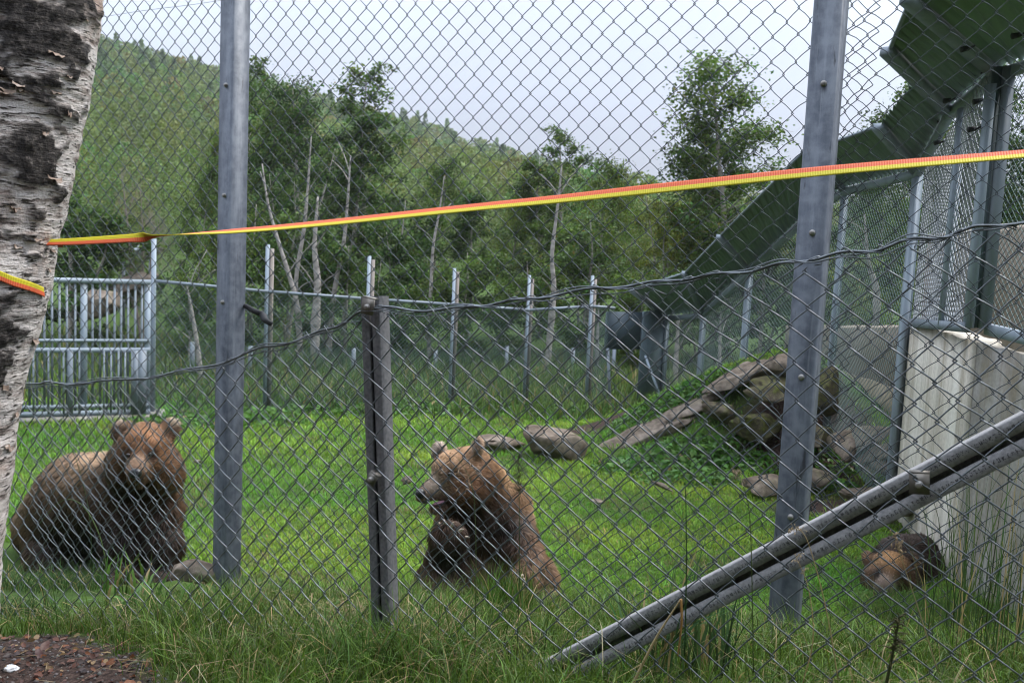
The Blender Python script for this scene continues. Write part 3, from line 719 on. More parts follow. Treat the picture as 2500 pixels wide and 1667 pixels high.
for a, b in zip(Tt[:-1], Tt[1:]):
    mb = MB(); mb.beam(a - UP * .05, b - UP * .05, .05, .06); mb.build('top_beam', M['paleblue'], over)
for a, b in zip(Vv[:-1], Vv[1:]):
    if np.linalg.norm(a - b) > .4 and a is not Vv[2]:
        mb = MB(); mb.tube([a - UP * .012, b - UP * .012], .012, 6); mb.build('edge_tube', M['midsteel'], over, True)
for i, w in ((3, .07), (4, .06), (6, .075), (7, .07), (8, .06)):
    g = onground(Tt[i], -.1); mb = MB(); mb.box((g + Tt[i]) / 2 - (0, 0, .03), (w * .62, w, Tt[i][2] - g[2])); mb.build('post', M['paleblue'], over)
    mb = MB(); mb.box((g + Tt[i]) / 2 - (0, 0, .03) + np.array((w * .48, .01, 0)), (w * .32, w * .6, Tt[i][2] - g[2])); mb.build('post_flange', M['panel'], over)
# the big near post and its narrow side bay of close mesh
g = np.array((2.695, 5.839, 1.540)); top = np.array((2.780, 5.947, 3.041)); 
wz = g[2]
pA = np.array((2.702, 5.839, 1.541)); pB = np.array((pA[0], pA[1], top[2]))
mb = MB(); mb.box((pA + pB) / 2 + (.055, 0, 0), (.06, .09, pB[2] - pA[2])); mb.build('post', M['midsteel'], over)
mb = MB(); mb.box((pA + pB) / 2 + (.008, .015, 0), (.03, .06, pB[2] - pA[2])); mb.build('post_web', M['panel'], over)
mb = MB(); mb.box((pA + pB) / 2 - (.028, 0, .05), (.035, .07, pB[2] - pA[2] - .1)); mb.build('post_flange', M['paleblue'], over)
qA = np.array((2.883, 7.188, 1.462)); qB = np.array((qA[0], qA[1], Tt[3][2]))
mb = MB()
pa2, pb2 = pA - (.04, 0, 0), np.array((pA[0] - .04, pA[1], Tt[1][2] - .05))
V_, Q_ = netting(pa2, qA, qB, pb2, .062, .0030); mb.add(V_, Q_)
V_, Q_ = netting(pa2 + (.0, .06, 0), qA + (0.03, .06, 0), qB + (.03, .06, 0), pb2 + (0, .06, 0), .062, .0026); mb.add(V_, Q_)
tag(mb.build('wire_mesh', M['greywire'], over), kind='stuff')
mid = lerp(pa2, qA, .38); mb = MB(); mb.box((mid + np.array((mid[0], mid[1], 3.0))) / 2, (.05, .04, 3.0 - mid[2])); mb.build('mullion', M['paleblue'], over)
mb = MB(); mb.beam(pa2 + UP * .0, qA + UP * .0, .05, .06); mb.build('sill_beam', M['midsteel'], over)
rA = np.array((2.860, 4.979, 1.486))
mb = MB(); mb.beam(pA + (.09, 0, -.005), rA + UP * .02, .05, .065); mb.build('sill_beam', M['paleblue'], over)
mb = MB()
V_, Q_ = netting(pA + (.09, 0, 0), rA, (rA[0], rA[1], Tt[0][2]), (pA[0] + .09, pA[1], Tt[1][2]), .05, .0023); mb.add(V_, Q_)
for i in (3, 4, 5, 6, 7):
    V_, Q_ = netting(onground(Tt[i]), onground(Tt[i + 1]), Tt[i + 1], Tt[i], .045, .0026); mb.add(V_, Q_)
tag(mb.build('wire_mesh', M['greenwire'], over), kind='stuff')
for c in ((2.597, 6.233, 2.893), (2.688, 6.046, 3.034), (2.337, 5.444, 3.046), (2.643, 5.927, 2.850), (2.619, 5.909, 2.687), (2.769, 6.729, 2.836), (2.757, 6.714, 2.692), (2.557, 5.350, 3.106)):
    c = np.array(c); mb = MB(); mb.tube([c - (.02, 0, .0), c + (.02, 0, .01)], [.017, .014], 8); mb.tube([c + (.01, -.02, .0), c + (.03, -.05, .015)], .006, 6); mb.build('insulator', M['black'], over, True)

# blue-grey sheet panels where that fence meets the back fence
hut = thing('sheet_metal_screen', 'blue grey sheet metal screen standing where the two far fences meet', 'screen', tuple(onground((1.579, 11.907, 0.440))))
A_, B_ = np.array((1.100, 11.728, 1.120)), np.array((1.536, 11.929, 1.120)); mb = MB(); zb_ = (1.320, 11.781, 0.676)[2]
mb.beam(lerp((*A_[:2], (A_[2] + zb_) / 2), (*B_[:2], (A_[2] + zb_) / 2), 0), (*B_[:2], (A_[2] + zb_) / 2), .03, A_[2] - zb_)
mb.build('dark_panel', noisy('slate_panel', [(.3, (.045, .062, .078)), (.7, (.07, .092, .11))], 3), hut)
A_, B_ = np.array((1.556, 11.929, 1.126)), np.array((1.895, 12.479, 1.095)); g = onground(A_)
mb = MB(); mb.beam((*A_[:2], (A_[2] + g[2]) / 2), (*B_[:2], (A_[2] + g[2]) / 2), .03, A_[2] - g[2]); mb.build('tall_panel', M['panel'], hut)
mb = MB(); mb.tube([(1.571, 11.626, 0.633), (1.788, 11.469, 0.098)], .016, 8); mb.build('stay', M['paleblue'], hut, True)
mb = MB(); mb.tube([(1.134, 11.683, 0.694), (1.196, 11.607, -0.026)], .018, 8); mb.build('leg', M['midsteel'], hut, True)
# little far shelter roof beyond the gate
sh = [np.array(p) for p in ((-6.358, 15.529, 1.411), (-6.136, 15.830, 1.403), (-6.022, 16.045, 1.536), (-5.922, 16.254, 1.619))]
shel = thing('far_overhang', 'small dark overhang with a pale edge beyond the barred gate', 'overhang', tuple(onground(sh[1])))
for a, b in zip(sh[:-1], sh[1:]):
    mb = MB(); mb.beam(a, b, .06, .035); mb.build('edge_beam', M['paleblue'], shel)
    V_, Q_ = sheet(a - UP * .03, b - UP * .03, a + (0.05, .5, -.16), b + (.05, .5, -.16), 3, .01); mb = MB(); mb.add(V_, Q_); mb.build('roof_sheet', M['sheet'], shel)
for p in (sh[0] + (.1, .4, 0), sh[2] + (0, .4, -.1)):
    g = onground(p); mb = MB(); mb.tube([g, p - UP * .12], .025, 6); mb.build('post', M['midsteel'], shel)

# ---------------------------------------------------------------- concrete walls at the right
def wallmat(name, stops, streak, moss):
    m = mat(name, rough=.85, spec=.2)
    a = noise_tex(m, 1, 6, (5, 5, .55)); b = noise_tex(m, 2.2, 5); c = noise_tex(m, 45, 4)
    col = ramp(m, a, stops); col = mixc(m, ramp(m, b, [(.5, (0, 0, 0)), (.7, (moss,) * 3)]), col, (.115, .10, .045))
    col = mixc(m, ramp(m, noise_tex(m, 1, 6, (9, 9, .45), 'Object', .7), [(.47, (0, 0, 0)), (.64, (streak,) * 3)]), col, (.15, .115, .06))
    col = mixc(m, .25, col, ramp(m, c, [(.3, (.15, .14, .12)), (.7, (.7, .67, .6))]), 'OVERLAY')
    LK(m, col, B(m).inputs["Base Color"]); bump(m, c, .25, .004); return m
wl = wallmat('streaked_pale_concrete', [(.3, (.42, .37, .30)), (.5, (.58, .54, .47)), (.7, (.64, .61, .55))], .55, .22)
wd = wallmat('grey_concrete', [(.3, (.19, .18, .16)), (.5, (.27, .26, .24)), (.7, (.33, .32, .30))], .5, .75)
wb = wallmat('brown_concrete', [(.3, (.15, .125, .10)), (.5, (.22, .185, .15)), (.7, (.27, .235, .2))], .3, .4)
def wall(name, top0, top1, zb0, zb1, th, m, label, cat='wall', back=None):
    t0, t1 = np.array(top0), np.array(top1); d = (t1 - t0) * (1, 1, 0); d /= np.linalg.norm(d); n = np.cross(UP, d) if back is None else np.array(back, float)
    k = 14; V = []
    for s in np.linspace(0, 1, k):
        t = lerp(t0, t1, s); zb = zb0 + (zb1 - zb0) * s
        for off in (0, th):
            for f in np.linspace(0, 1, 5): V.append((t[0] + n[0] * off, t[1] + n[1] * off, zb + (t[2] - zb) * f + (.006 * math.sin(s * 23) if f == 1 else 0)))
    V = np.array(V); per = 10; Q = []
    for i in range(k - 1):
        for j in range(4): Q += [(i * per + j, i * per + j + 1, (i + 1) * per + j + 1, (i + 1) * per + j), (i * per + 5 + j, (i + 1) * per + 5 + j, (i + 1) * per + 6 + j, i * per + 6 + j)]
        Q.append((i * per + 4, i * per + 9, (i + 1) * per + 9, (i + 1) * per + 4))
    for b in (0, (k - 1) * per):
        for j in range(4): Q.append((b + j, b + 5 + j, b + 6 + j, b + j + 1))
    mb = MB(); mb.add(V, Q); o = mb.build(name, m, loc=(t0[0], t0[1], zb0)); return tag(o, label, cat)
Cc, Lw, Rw = (2.736, 5.880, 1.453), (2.896, 7.240, 1.473), (2.847, 4.872, 1.423)
wall('concrete_wall', Cc, Lw, -.3, -.3, .24, wl, 'pale concrete wall end streaked with rusty runs beside the small dark bear', back=(.9, .43, 0))
wall('concrete_wall', tuple(np.array(Cc) + (.02, .0, -.002)), Rw, -.3, -.1, .24, wd, 'grey stained concrete wall running from the pale corner out to the right', back=(.30, .95, 0))
lowt0, lowt1 = (2.782, 9.873, 1.177), (3.764, 9.280, 1.276)
wall('stone_wall', lowt0, lowt1, .1, .1, .25, wb, 'low brown concrete wall behind the mossy rocks', back=(0, 1, 0))
tl = (2.975, 9.689, 0.860), (3.726, 9.016, 0.677)
wall('stone_wall', tl[0], tl[1], -.2, -.2, .12, wallmat('tan_stone', [(.3, (.24, .19, .13)), (.5, (.36, .29, .20)), (.7, (.44, .38, .28))], .4, .4), 'tan lower footing of the wall behind the mossy rocks', back=(0, 1, 0))
bl0, bl1 = (3.345, 7.258, 2.120), (4.058, 6.672, 2.291)
wall('concrete_building', bl0, bl1, .0, .0, 1.2, wb, 'brown concrete building seen through mesh above the grey wall', 'building', back=(.1, 1, 0))

# ---------------------------------------------------------------- rocks
rockm = mat('lichen_rock', rough=.9, spec=.15)
ra = noise_tex(rockm, 3.5, 7); rb = noise_tex(rockm, 24, 5)
rc = ramp(rockm, ra, [(.28, (.05, .038, .028)), (.45, (.13, .104, .082)), (.6, (.22, .185, .155)), (.78, (.30, .265, .23))])
rc = mixc(rockm, .5, rc, ramp(rockm, rb, [(.3, (.08, .07, .06)), (.7, (.75, .7, .62))]), 'OVERLAY')
mo = N(rockm, "ShaderNodeAttribute", attribute_name="moss")
mn = N(rockm, "ShaderNodeMath", operation='MULTIPLY_ADD'); LK(rockm, noise_tex(rockm, 6, 5), mn.inputs[0]); mn.inputs[1].default_value = 2.2; mn.inputs[2].default_value = -1.1
ms_ = N(rockm, "ShaderNodeMath", operation='ADD', use_clamp=True); LK(rockm, mn.outputs[0], ms_.inputs[0]); LK(rockm, mo.outputs["Fac"], ms_.inputs[1])
mossc = ramp(rockm, rb, [(.3, (.010, .009, .005)), (.5, (.040, .040, .012)), (.62, (.075, .085, .02)), (.75, (.12, .14, .03))])
LK(rockm, mixc(rockm, ms_.outputs[0], rc, mossc), B(rockm).inputs["Base Color"]); bump(rockm, rb, .6, .02)
def sphere_grid(n=26):
    V = []; 
    ico = bpy.data.meshes.new("t"); import bmesh
    bm = bmesh.new(); bmesh.ops.create_icosphere(bm, subdivisions=4, radius=1.0); 
    V = np.array([v.co[:] for v in bm.verts]); F = np.array([[v.index for v in f.verts] for f in bm.faces]); bm.free(); bpy.data.meshes.remove(ico); return V, F
SV, SF = sphere_grid()
def rock(c, size, seed, label, moss=.2, rotz=0, tilt=0, flat=.0, cat='rock', name='rock'):
    V = SV.copy(); q = np.sign(V) * np.abs(V) ** .8; q /= np.linalg.norm(q, axis=1)[:, None] ** .55
    n = fbm(V * 1.3 + seed * 7.1, 2, seed)[:, None] * .6 + fbm(V * 4 + seed, 4, seed + 9)[:, None] * .28
    pl = np.random.default_rng(seed).normal(size=(13, 3)); pl /= np.linalg.norm(pl, axis=1)[:, None]
    q = q * (1 + n)
    for p in pl:                                  # cleave a few flat faces
        h = q @ p; q = q - p * np.maximum(h - .60, 0)[:, None] * .9
    up = SV[:, 2]
    q = q * np.array(size) / 2
    ct, st_ = math.cos(tilt), math.sin(tilt); q = np.stack([q[:, 0] * ct - q[:, 2] * st_, q[:, 1], q[:, 0] * st_ + q[:, 2] * ct], -1)
    cz, sz = math.cos(rotz), math.sin(rotz); q = np.stack([q[:, 0] * cz - q[:, 1] * sz, q[:, 0] * sz + q[:, 1] * cz, q[:, 2]], -1)
    o = obj(name, mesh(name, q, [SF], rockm, True, attrs={'moss': np.clip(moss + up * .25, -1, 1)}), loc=c)
    return tag(o, label, cat, 'rocks heaped by the wall' if name == 'rock' else None)
rock((0.446, 8.807, 0.123), (.92, .55, .42), 3, 'big grey boulder with a rounded end lying in the grass behind the middle bear', -.25, .1, -.18, name='boulder')
rock((-0.089, 9.002, 0.058), (.55, .45, .22), 4, 'flat pale boulder half sunk in the lawn left of the big grey boulder', -.45, .3, name='boulder')
rock((1.195, 9.060, 0.132), (1.15, .4, .2), 5, 'long tan slab sloping up from the lawn towards the mossy heap', -.45, .15, .42)
rock((1.616, 9.190, 0.416), (.9, .4, .15), 6, 'tan slab higher up the slope with a grassy top edge', -.2, .2, .5)
rock((2.048, 9.072, 0.724), (.9, .45, .16), 7, 'long pale slab along the skyline of the rock heap', -.35, .1, .40)
rock((2.470, 8.941, 0.912), (.6, .5, .26), 8, 'tan capstone on top of the heap behind the right steel post', -.35, 0, .2)
rock((2.299, 8.717, 0.696), (.5, .45, .28), 9, 'dark mossy rock under the capstone with a lit face', .6, .6, .1)
rock((1.905, 8.844, 0.472), (.42, .35, .24), 10, 'small brown rock at the foot of the skyline slab', .4, .9, -.3)
rock((2.180, 8.583, 0.385), (.6, .45, .3), 12, 'moss covered block low in the middle of the heap', .75, .2, .1)
rock((2.774, 8.618, 0.715), (.5, .5, .6), 13, 'almost black mossy rock in the hollow right of the steel post', .7, 0, 0)
rock((2.887, 8.182, 0.392), (.62, .5, .30), 14, 'tan split rock near the foot of the pale wall', -.1, .3, .35)
rock((2.623, 8.381, 0.374), (.5, .4, .26), 15, 'mossy brown rock between the steel post and the split rock', .6, .1, .1)
rock((3.052, 7.872, 0.313), (.5, .45, .36), 16, 'broad tan rock leaning against the pale wall', -.1, .8, .3)
rock((2.467, 7.854, 0.139), (.45, .4, .2), 17, 'low earthy rock in front of the heap right of the post', .05, .4, 0)
rock((2.065, 7.749, 0.096), (.5, .35, .2), 18, 'brown half buried rock beside the steel post on the lawn side', -.1, .3, 0)
rock((2.663, 7.153, 0.166), (.5, .35, .16), 19, 'flat brown stone just above the slanting brace', -.1, .1, 0)
rock((2.787, 6.852, 0.178), (.35, .3, .16), 20, 'small stone under the pale wall above the little bear', 0, .1, 0)
rock((-0.680, 6.758, 0.241), (.10, .08, .07), 21, 'small tan stone alone on the lawn left of the middle bear', -.6, 0, 0, name='stone', cat='stone')
rock((1.118, 7.058, 0.217), (.20, .06, .05), 22, 'pale stick of wood lying in the grass below the slab', -.6, -.3, -.25, name='stick', cat='stick')
rock((-2.358, 7.451, 0.138), (.085, .06, .035), 23, 'whitish flat stone on the lawn beside the left steel post', -.8, 0, 0, name='stone', cat='stone')
rock((0.623, 6.456, 0.232), (.13, .08, .03), 24, 'dark flat stone in the open lawn right of the middle bear', -.1, 0, 0, name='stone', cat='stone')
rock((-5.573, 13.454, 0.804), (.75, .6, .55), 25, 'brown boulder on the slope seen through the upper gate bars', -.1, 0, .3, name='boulder')
rock((-5.523, 14.484, 1.037), (1.0, .6, .4), 26, 'long tan outcrop at the top right behind the gate bars', -.35, 0, .35, name='boulder')
rock((-1.285, 4.069, 0.487), (.34, .2, .10), 27, 'flat grey stone in the grass at the left bear\'s feet', -.3, .2, 0, name='stone', cat='stone')

# ---------------------------------------------------------------- bears: blended bodies polygonised from a distance field, then coated with fur strands
import openvdb
def seg_sdf(P, a, b, ra, rb):
    a = np.array(a, float); b = np.array(b, float); d = b - a; L2 = d @ d
    t = np.clip(((P - a) @ d) / max(L2, 1e-9), 0, 1)
    return np.linalg.norm(P - a - t[..., None] * d, axis=-1) - (ra + (rb - ra) * t)
def ell_sdf(P, c, r, R=None):
    q = P - np.array(c, float)
    if R is not None: q = q @ np.array(R, float).T
    r = np.array(r, float); k0 = np.linalg.norm(q / r, axis=-1); k1 = np.linalg.norm(q / r ** 2, axis=-1)
    return k0 * (k0 - 1) / np.maximum(k1, 1e-9)
def smin(a, b, k):
    h = np.clip(.5 + .5 * (b - a) / k, 0, 1); return b + (a - b) * h - k * h * (1 - h)
def smax(a, b, k): return -smin(-a, -b, k)

def bear_body(prims, cuts, voxel):
    pts = []
    for p in prims:
        if p[0] == 'c': pts += [np.array(p[1]) - max(p[3], p[4]), np.array(p[1]) + max(p[3], p[4]), np.array(p[2]) - max(p[3], p[4]), np.array(p[2]) + max(p[3], p[4])]
        else: m_ = max(p[2]); pts += [np.array(p[1]) - m_, np.array(p[1]) + m_]
    pts = np.array(pts); lo = pts.min(0) - .06; hi = pts.max(0) + .06
    n = np.ceil((hi - lo) / voxel).astype(int)
    g = [lo[i] + np.arange(n[i]) * voxel for i in range(3)]
    P = np.stack(np.meshgrid(*g, indexing='ij'), -1)
    D = None
    for p in prims:
        k = p[-1]
        if p[0] == 'c': d = seg_sdf(P, p[1], p[2], p[3], p[4])
        else: d = ell_sdf(P, p[1], p[2], p[3])
        D = d if D is None else smin(D, d, k)
    for c in cuts: D = smax(D, -ell_sdf(P, c[1], c[2], None), c[3])
    D = D + .010 * fbm(P * 9, 2, 13) + .006 * vnoise(P * (28, 28, 18), 4)
    gr = openvdb.FloatGrid(1.0); gr.copyFromArray(D.astype(np.float32))
    V, T, Qd = gr.convertToPolygons(isovalue=0.0, adaptivity=0.0)
    V = np.asarray(V, float) * voxel + lo
    return V, np.asarray(T, int), np.asarray(Qd, int)[:, ::-1] if len(Qd) else Qd

def axis_frame(zdir, facing):
    """rows: local axes of an ear, z along the ear, y along its opening"""
    z = np.array(zdir, float); z /= np.linalg.norm(z); y = np.array(facing, float); y -= z * (y @ z); y /= np.linalg.norm(y)
    return np.array([np.cross(y, z), y, z])

def make_bear(label, prims, cuts, nose, eyes, ears_in, base_fn, flow_fn, claws=(), tongue=None, nfur=60000, seed=1, voxel=.0125, group='brown bears in the enclosure'):
    V, T, Qd = bear_body(prims, cuts, voxel)
    loc = np.array((V[:, 0].mean(), V[:, 1].mean(), V[:, 2].min()))
    col = base_fn(V)
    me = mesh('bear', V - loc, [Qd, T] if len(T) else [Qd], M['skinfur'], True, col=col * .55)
    b = obj('bear', me, loc=loc); tag(b, label, 'bear', group)
    nv = np.zeros(len(me.vertices) * 3, np.float32); me.vertices.foreach_get("normal", nv); nv = nv.reshape(-1, 3).astype(float)
    if (nv * (V - V.mean(0))).sum(1).mean() < 0:
        me.flip_normals(); nv = -nv
    # strands
    r = np.random.default_rng(seed)
    q = Qd; ar = np.linalg.norm(np.cross(V[q[:, 1]] - V[q[:, 0]], V[q[:, 3]] - V[q[:, 0]]), axis=1)
    # mostly the sides that can be looked at
    cen = V[q].mean(1); nf = nv[q].mean(1); tov = EYE - cen; tov /= np.linalg.norm(tov, axis=1)[:, None]
    w = ar * np.where((nf * tov).sum(1) > -.35, 1, .25)
    fi = r.choice(len(q), nfur, p=w / w.sum()); uv = r.random((nfur, 2))
    a, b_, c_, d_ = [V[q[fi, i]] for i in range(4)]; na, nb, nc, nd = [nv[q[fi, i]] for i in range(4)]
    u = uv[:, :1]; v = uv[:, 1:]
    p = a * (1 - u) * (1 - v) + b_ * u * (1 - v) + c_ * u * v + d_ * (1 - u) * v
    nn = na * (1 - u) * (1 - v) + nb * u * (1 - v) + nc * u * v + nd * (1 - u) * v; nn /= np.linalg.norm(nn, axis=1)[:, None] + 1e-9
    fl, ln = flow_fn(p); fl = fl - nn * (fl * nn).sum(1)[:, None]; fl /= np.linalg.norm(fl, axis=1)[:, None] + 1e-6
    clump = np.stack([vnoise(p * 17, 61), vnoise(p * 17, 62), vnoise(p * 17, 63)], -1)
    jit = r.normal(0, .13, p.shape) + clump * (.55 * np.clip(ln / .045, .25, 1))[:, None]
    jn = (jit * nn).sum(1)[:, None]; jit = jit - nn * np.minimum(jn + .12, 0)
    d1 = nn * .42 + fl * .85 + jit; d1 /= np.linalg.norm(d1, axis=1)[:, None]
    d2 = nn * .06 + fl * 1.0 + jit * .9 - np.array((0, 0, .18)); d2 /= np.linalg.norm(d2, axis=1)[:, None]
    L_ = ln * r.uniform(.65, 1.25, nfur)
    wd = np.cross(d1, tov[fi] + r.normal(0, .5, p.shape)); wd /= np.linalg.norm(wd, axis=1)[:, None] + 1e-9
    wth = r.uniform(.0016, .0030, nfur)[:, None]
    p0 = p - nn * .004; p1 = p0 + d1 * (L_ * .5)[:, None]; p2 = p1 + d2 * (L_ * .55)[:, None]
    SVt = np.stack([p0 - wd * wth, p0 + wd * wth, p1 - wd * wth * .75, p1 + wd * wth * .75, p2], 1)
    i5 = np.arange(nfur) * 5
    Qf = np.stack([i5, i5 + 1, i5 + 3, i5 + 2], -1); Tf = np.stack([i5 + 2, i5 + 3, i5 + 4], -1)
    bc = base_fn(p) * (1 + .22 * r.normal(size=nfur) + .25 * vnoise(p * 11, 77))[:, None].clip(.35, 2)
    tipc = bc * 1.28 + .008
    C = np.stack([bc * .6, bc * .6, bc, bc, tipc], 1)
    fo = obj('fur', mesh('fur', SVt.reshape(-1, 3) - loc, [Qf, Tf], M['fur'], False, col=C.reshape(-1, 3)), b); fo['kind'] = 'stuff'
    fo.data.polygons.foreach_set("use_smooth", np.ones(len(fo.data.polygons), bool))
    # strands are shaded mostly like the coat they lie on
    cn = nn * .75 + d1 * .1 + r.normal(0, .18, nn.shape); cn /= np.linalg.norm(cn, axis=1)[:, None]
    cnv = np.repeat(cn, 5, axis=0); fo.data.normals_split_custom_set_from_vertices(cnv.astype(np.float32).tolist())
    def blob(nm, c, rr, m_, R=None, subd=2):
        s = SV * np.array(rr); s = s if R is None else s @ np.array(R)
        return obj(nm, mesh(nm, s + np.array(c) - loc, [SF], m_, True), b)
    nb_ = blob('nose', nose[0], nose[1], M['nose'], nose[2] if len(nose) > 2 else None)
    for e in eyes: blob('eye', e, (.0105, .0105, .0105), M['eye'])
    for p_, d_, ln_ in claws:
        p_ = np.array(p_); d_ = np.array(d_, float); d_ /= np.linalg.norm(d_)
        V_, Q_, T_ = tube(pline([p_, p_ + d_ * ln_ * .5 + UP * ln_ * .08, p_ + d_ * ln_ - UP * ln_ * .12], 6), np.array([.007, .0068, .006, .005, .0035, .001]), 6)
        obj('claw', mesh('claw', V_ - loc, [Q_, T_], M['claw'], True), b)
    if tongue: blob('tongue', tongue[0], tongue[1], M['tongue'], tongue[2])
    return b

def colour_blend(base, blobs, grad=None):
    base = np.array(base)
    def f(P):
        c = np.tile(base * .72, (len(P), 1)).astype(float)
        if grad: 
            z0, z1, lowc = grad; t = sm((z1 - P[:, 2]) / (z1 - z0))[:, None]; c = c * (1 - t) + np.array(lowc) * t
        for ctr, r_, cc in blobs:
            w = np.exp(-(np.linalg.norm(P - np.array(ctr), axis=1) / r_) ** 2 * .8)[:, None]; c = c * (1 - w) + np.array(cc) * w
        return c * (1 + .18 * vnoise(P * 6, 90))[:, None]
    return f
def flow(head, hr, nose, rump, flen=.045, hlen=.018):
    head, nose, rump = [np.array(v, float) for v in (head, nose, rump)]
    def f(P):
        wh = np.exp(-(np.linalg.norm(P - head, axis=1) / hr) ** 2)[:, None]
        wn_ = np.exp(-(np.linalg.norm(P - nose, axis=1) / .10) ** 2)
        fl_h = P - nose; fl_h /= np.linalg.norm(fl_h, axis=1)[:, None] + 1e-6
        fb = (rump - head); fb = fb / np.linalg.norm(fb) * .6 + np.array((0, 0, -.8))
        fl = fl_h * wh + fb * (1 - wh)
        ln = flen * (1 - wh[:, 0]) + hlen * wh[:, 0]; ln = ln * (1 - .65 * wn_)
        return fl, ln
    return f

# --- left bear, facing the camera over its chest, body trailing away to the left
b1h = (-1.799, 4.858, 0.811)
RB1a = axis_frame(np.array((-1.940, 4.919, 0.917)) - np.array((-1.881, 4.880, 0.833)), np.array((-1.780, 4.524, 0.985)) - np.array((-1.935, 4.917, 0.901)))
RB1b = axis_frame(np.array((-1.689, 4.921, 0.932)) - np.array((-1.717, 4.881, 0.841)), np.array((-1.559, 4.525, 0.995)) - np.array((-1.694, 4.918, 0.911)))
pr = [
 ('e', (-1.808, 4.877, 0.802), (.135, .15, .125), None, .05),
 ('e', (-1.793, 4.843, 0.860), (.10, .10, .085), None, .05),
 ('e', (-1.899, 4.866, 0.700), (.085, .11, .11), None, .06), ('e', (-1.699, 4.867, 0.709), (.09, .11, .115), None, .06),
 ('c', (-1.786, 4.774, 0.785), (-1.743, 4.601, 0.757), .068, .047, .035),
 ('c', (-1.779, 4.759, 0.731), (-1.749, 4.636, 0.714), .055, .034, .03),
 ('c', (-1.839, 4.762, 0.858), (-1.815, 4.740, 0.844), .022, .016, .03), ('c', (-1.728, 4.762, 0.863), (-1.736, 4.741, 0.847), .022, .016, .03),
 ('e', (-1.930, 4.917, 0.895), (.050, .024, .062), RB1a, .022), ('e', (-1.698, 4.918, 0.907), (.050, .024, .062), RB1b, .022),
 ('c', (-1.846, 4.976, 0.698), (-1.914, 5.080, 0.539), .165, .21, .07),
 ('e', (-1.906, 5.045, 0.396), (.19, .2, .22), None, .08),
 ('c', (-1.754, 4.957, 0.515), (-1.701, 4.858, 0.333), .095, .082, .06), ('c', (-1.701, 4.858, 0.333), (-1.681, 4.793, 0.198), .082, .07, .04), ('e', (-1.667, 4.743, 0.201), (.075, .10, .045), None, .04),
 ('c', (-1.962, 4.954, 0.484), (-1.910, 4.856, 0.314), .10, .085, .06), ('c', (-1.910, 4.856, 0.314), (-1.880, 4.792, 0.189), .085, .07, .04), ('e', (-1.861, 4.742, 0.192), (.075, .10, .045), None, .04),
 ('c', (-1.974, 5.126, 0.492), (-2.343, 5.414, 0.362), .21, .255, .09), ('c', (-2.343, 5.412, 0.349), (-2.590, 5.565, 0.177), .255, .20, .09),
 ('e', (-2.204, 5.229, 0.521), (.16, .18, .15), None, .08),
 ('c', (-2.518, 5.445, 0.181), (-2.459, 5.235, 0.099), .155, .11, .06), ('c', (-2.459, 5.235, 0.099), (-2.387, 5.126, 0.015), .10, .07, .04),
]
cuts1 = [('e', (-1.913, 4.868, 0.907), (.031, .026, .043), .012), ('e', (-1.679, 4.869, 0.920), (.031, .026, .043), .012)]
RB = (.20, .098, .045)
c1 = colour_blend((.155, .092, .052), [  # coat markings, with rim-lit tops and shaded undersides put into the colour
    ((-1.780, 4.795, 0.887), .12, (.32, .155, .068)), ((-1.759, 4.755, 0.794), .10, (.30, .14, .06)), ((-1.758, 4.664, 0.785), .050, (.42, .28, .185)), ((-1.747, 4.636, 0.711), .04, (.16, .10, .07)),
    ((-1.837, 4.716, 0.808), .040, (.016, .010, .008)), ((-1.713, 4.718, 0.819), .040, (.016, .010, .008)),
    ((-1.909, 4.867, 0.899), .034, (.022, .013, .010)), ((-1.683, 4.868, 0.911), .036, (.018, .011, .009)), ((-1.949, 4.922, 0.945), .024, (.36, .28, .21)), ((-1.678, 4.923, 0.955), .026, (.42, .33, .24)),
    ((-2.183, 5.195, 0.675), .17, (.38, .25, .15)), ((-2.476, 5.481, 0.527), .18, (.33, .215, .13)), ((-1.698, 4.841, 0.653), .09, (.20, .10, .05)),
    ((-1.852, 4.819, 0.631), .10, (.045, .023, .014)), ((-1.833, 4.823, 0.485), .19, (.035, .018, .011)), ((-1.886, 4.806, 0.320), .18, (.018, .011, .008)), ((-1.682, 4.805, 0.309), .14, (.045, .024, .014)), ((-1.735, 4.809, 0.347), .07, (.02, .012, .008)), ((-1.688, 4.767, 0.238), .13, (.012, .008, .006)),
    ((-2.135, 5.057, 0.316), .22, (.018, .011, .008)), ((-2.369, 5.146, 0.211), .20, (.026, .016, .011)), ((-2.674, 5.459, 0.311), .10, (.26, .18, .11))])
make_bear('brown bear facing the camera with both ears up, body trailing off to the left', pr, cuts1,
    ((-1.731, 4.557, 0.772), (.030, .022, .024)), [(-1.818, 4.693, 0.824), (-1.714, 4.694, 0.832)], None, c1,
    flow(b1h, .27, (-1.737, 4.582, 0.776), (-2.695, 5.646, 0.185), .050, .012), nfur=80000, seed=3)

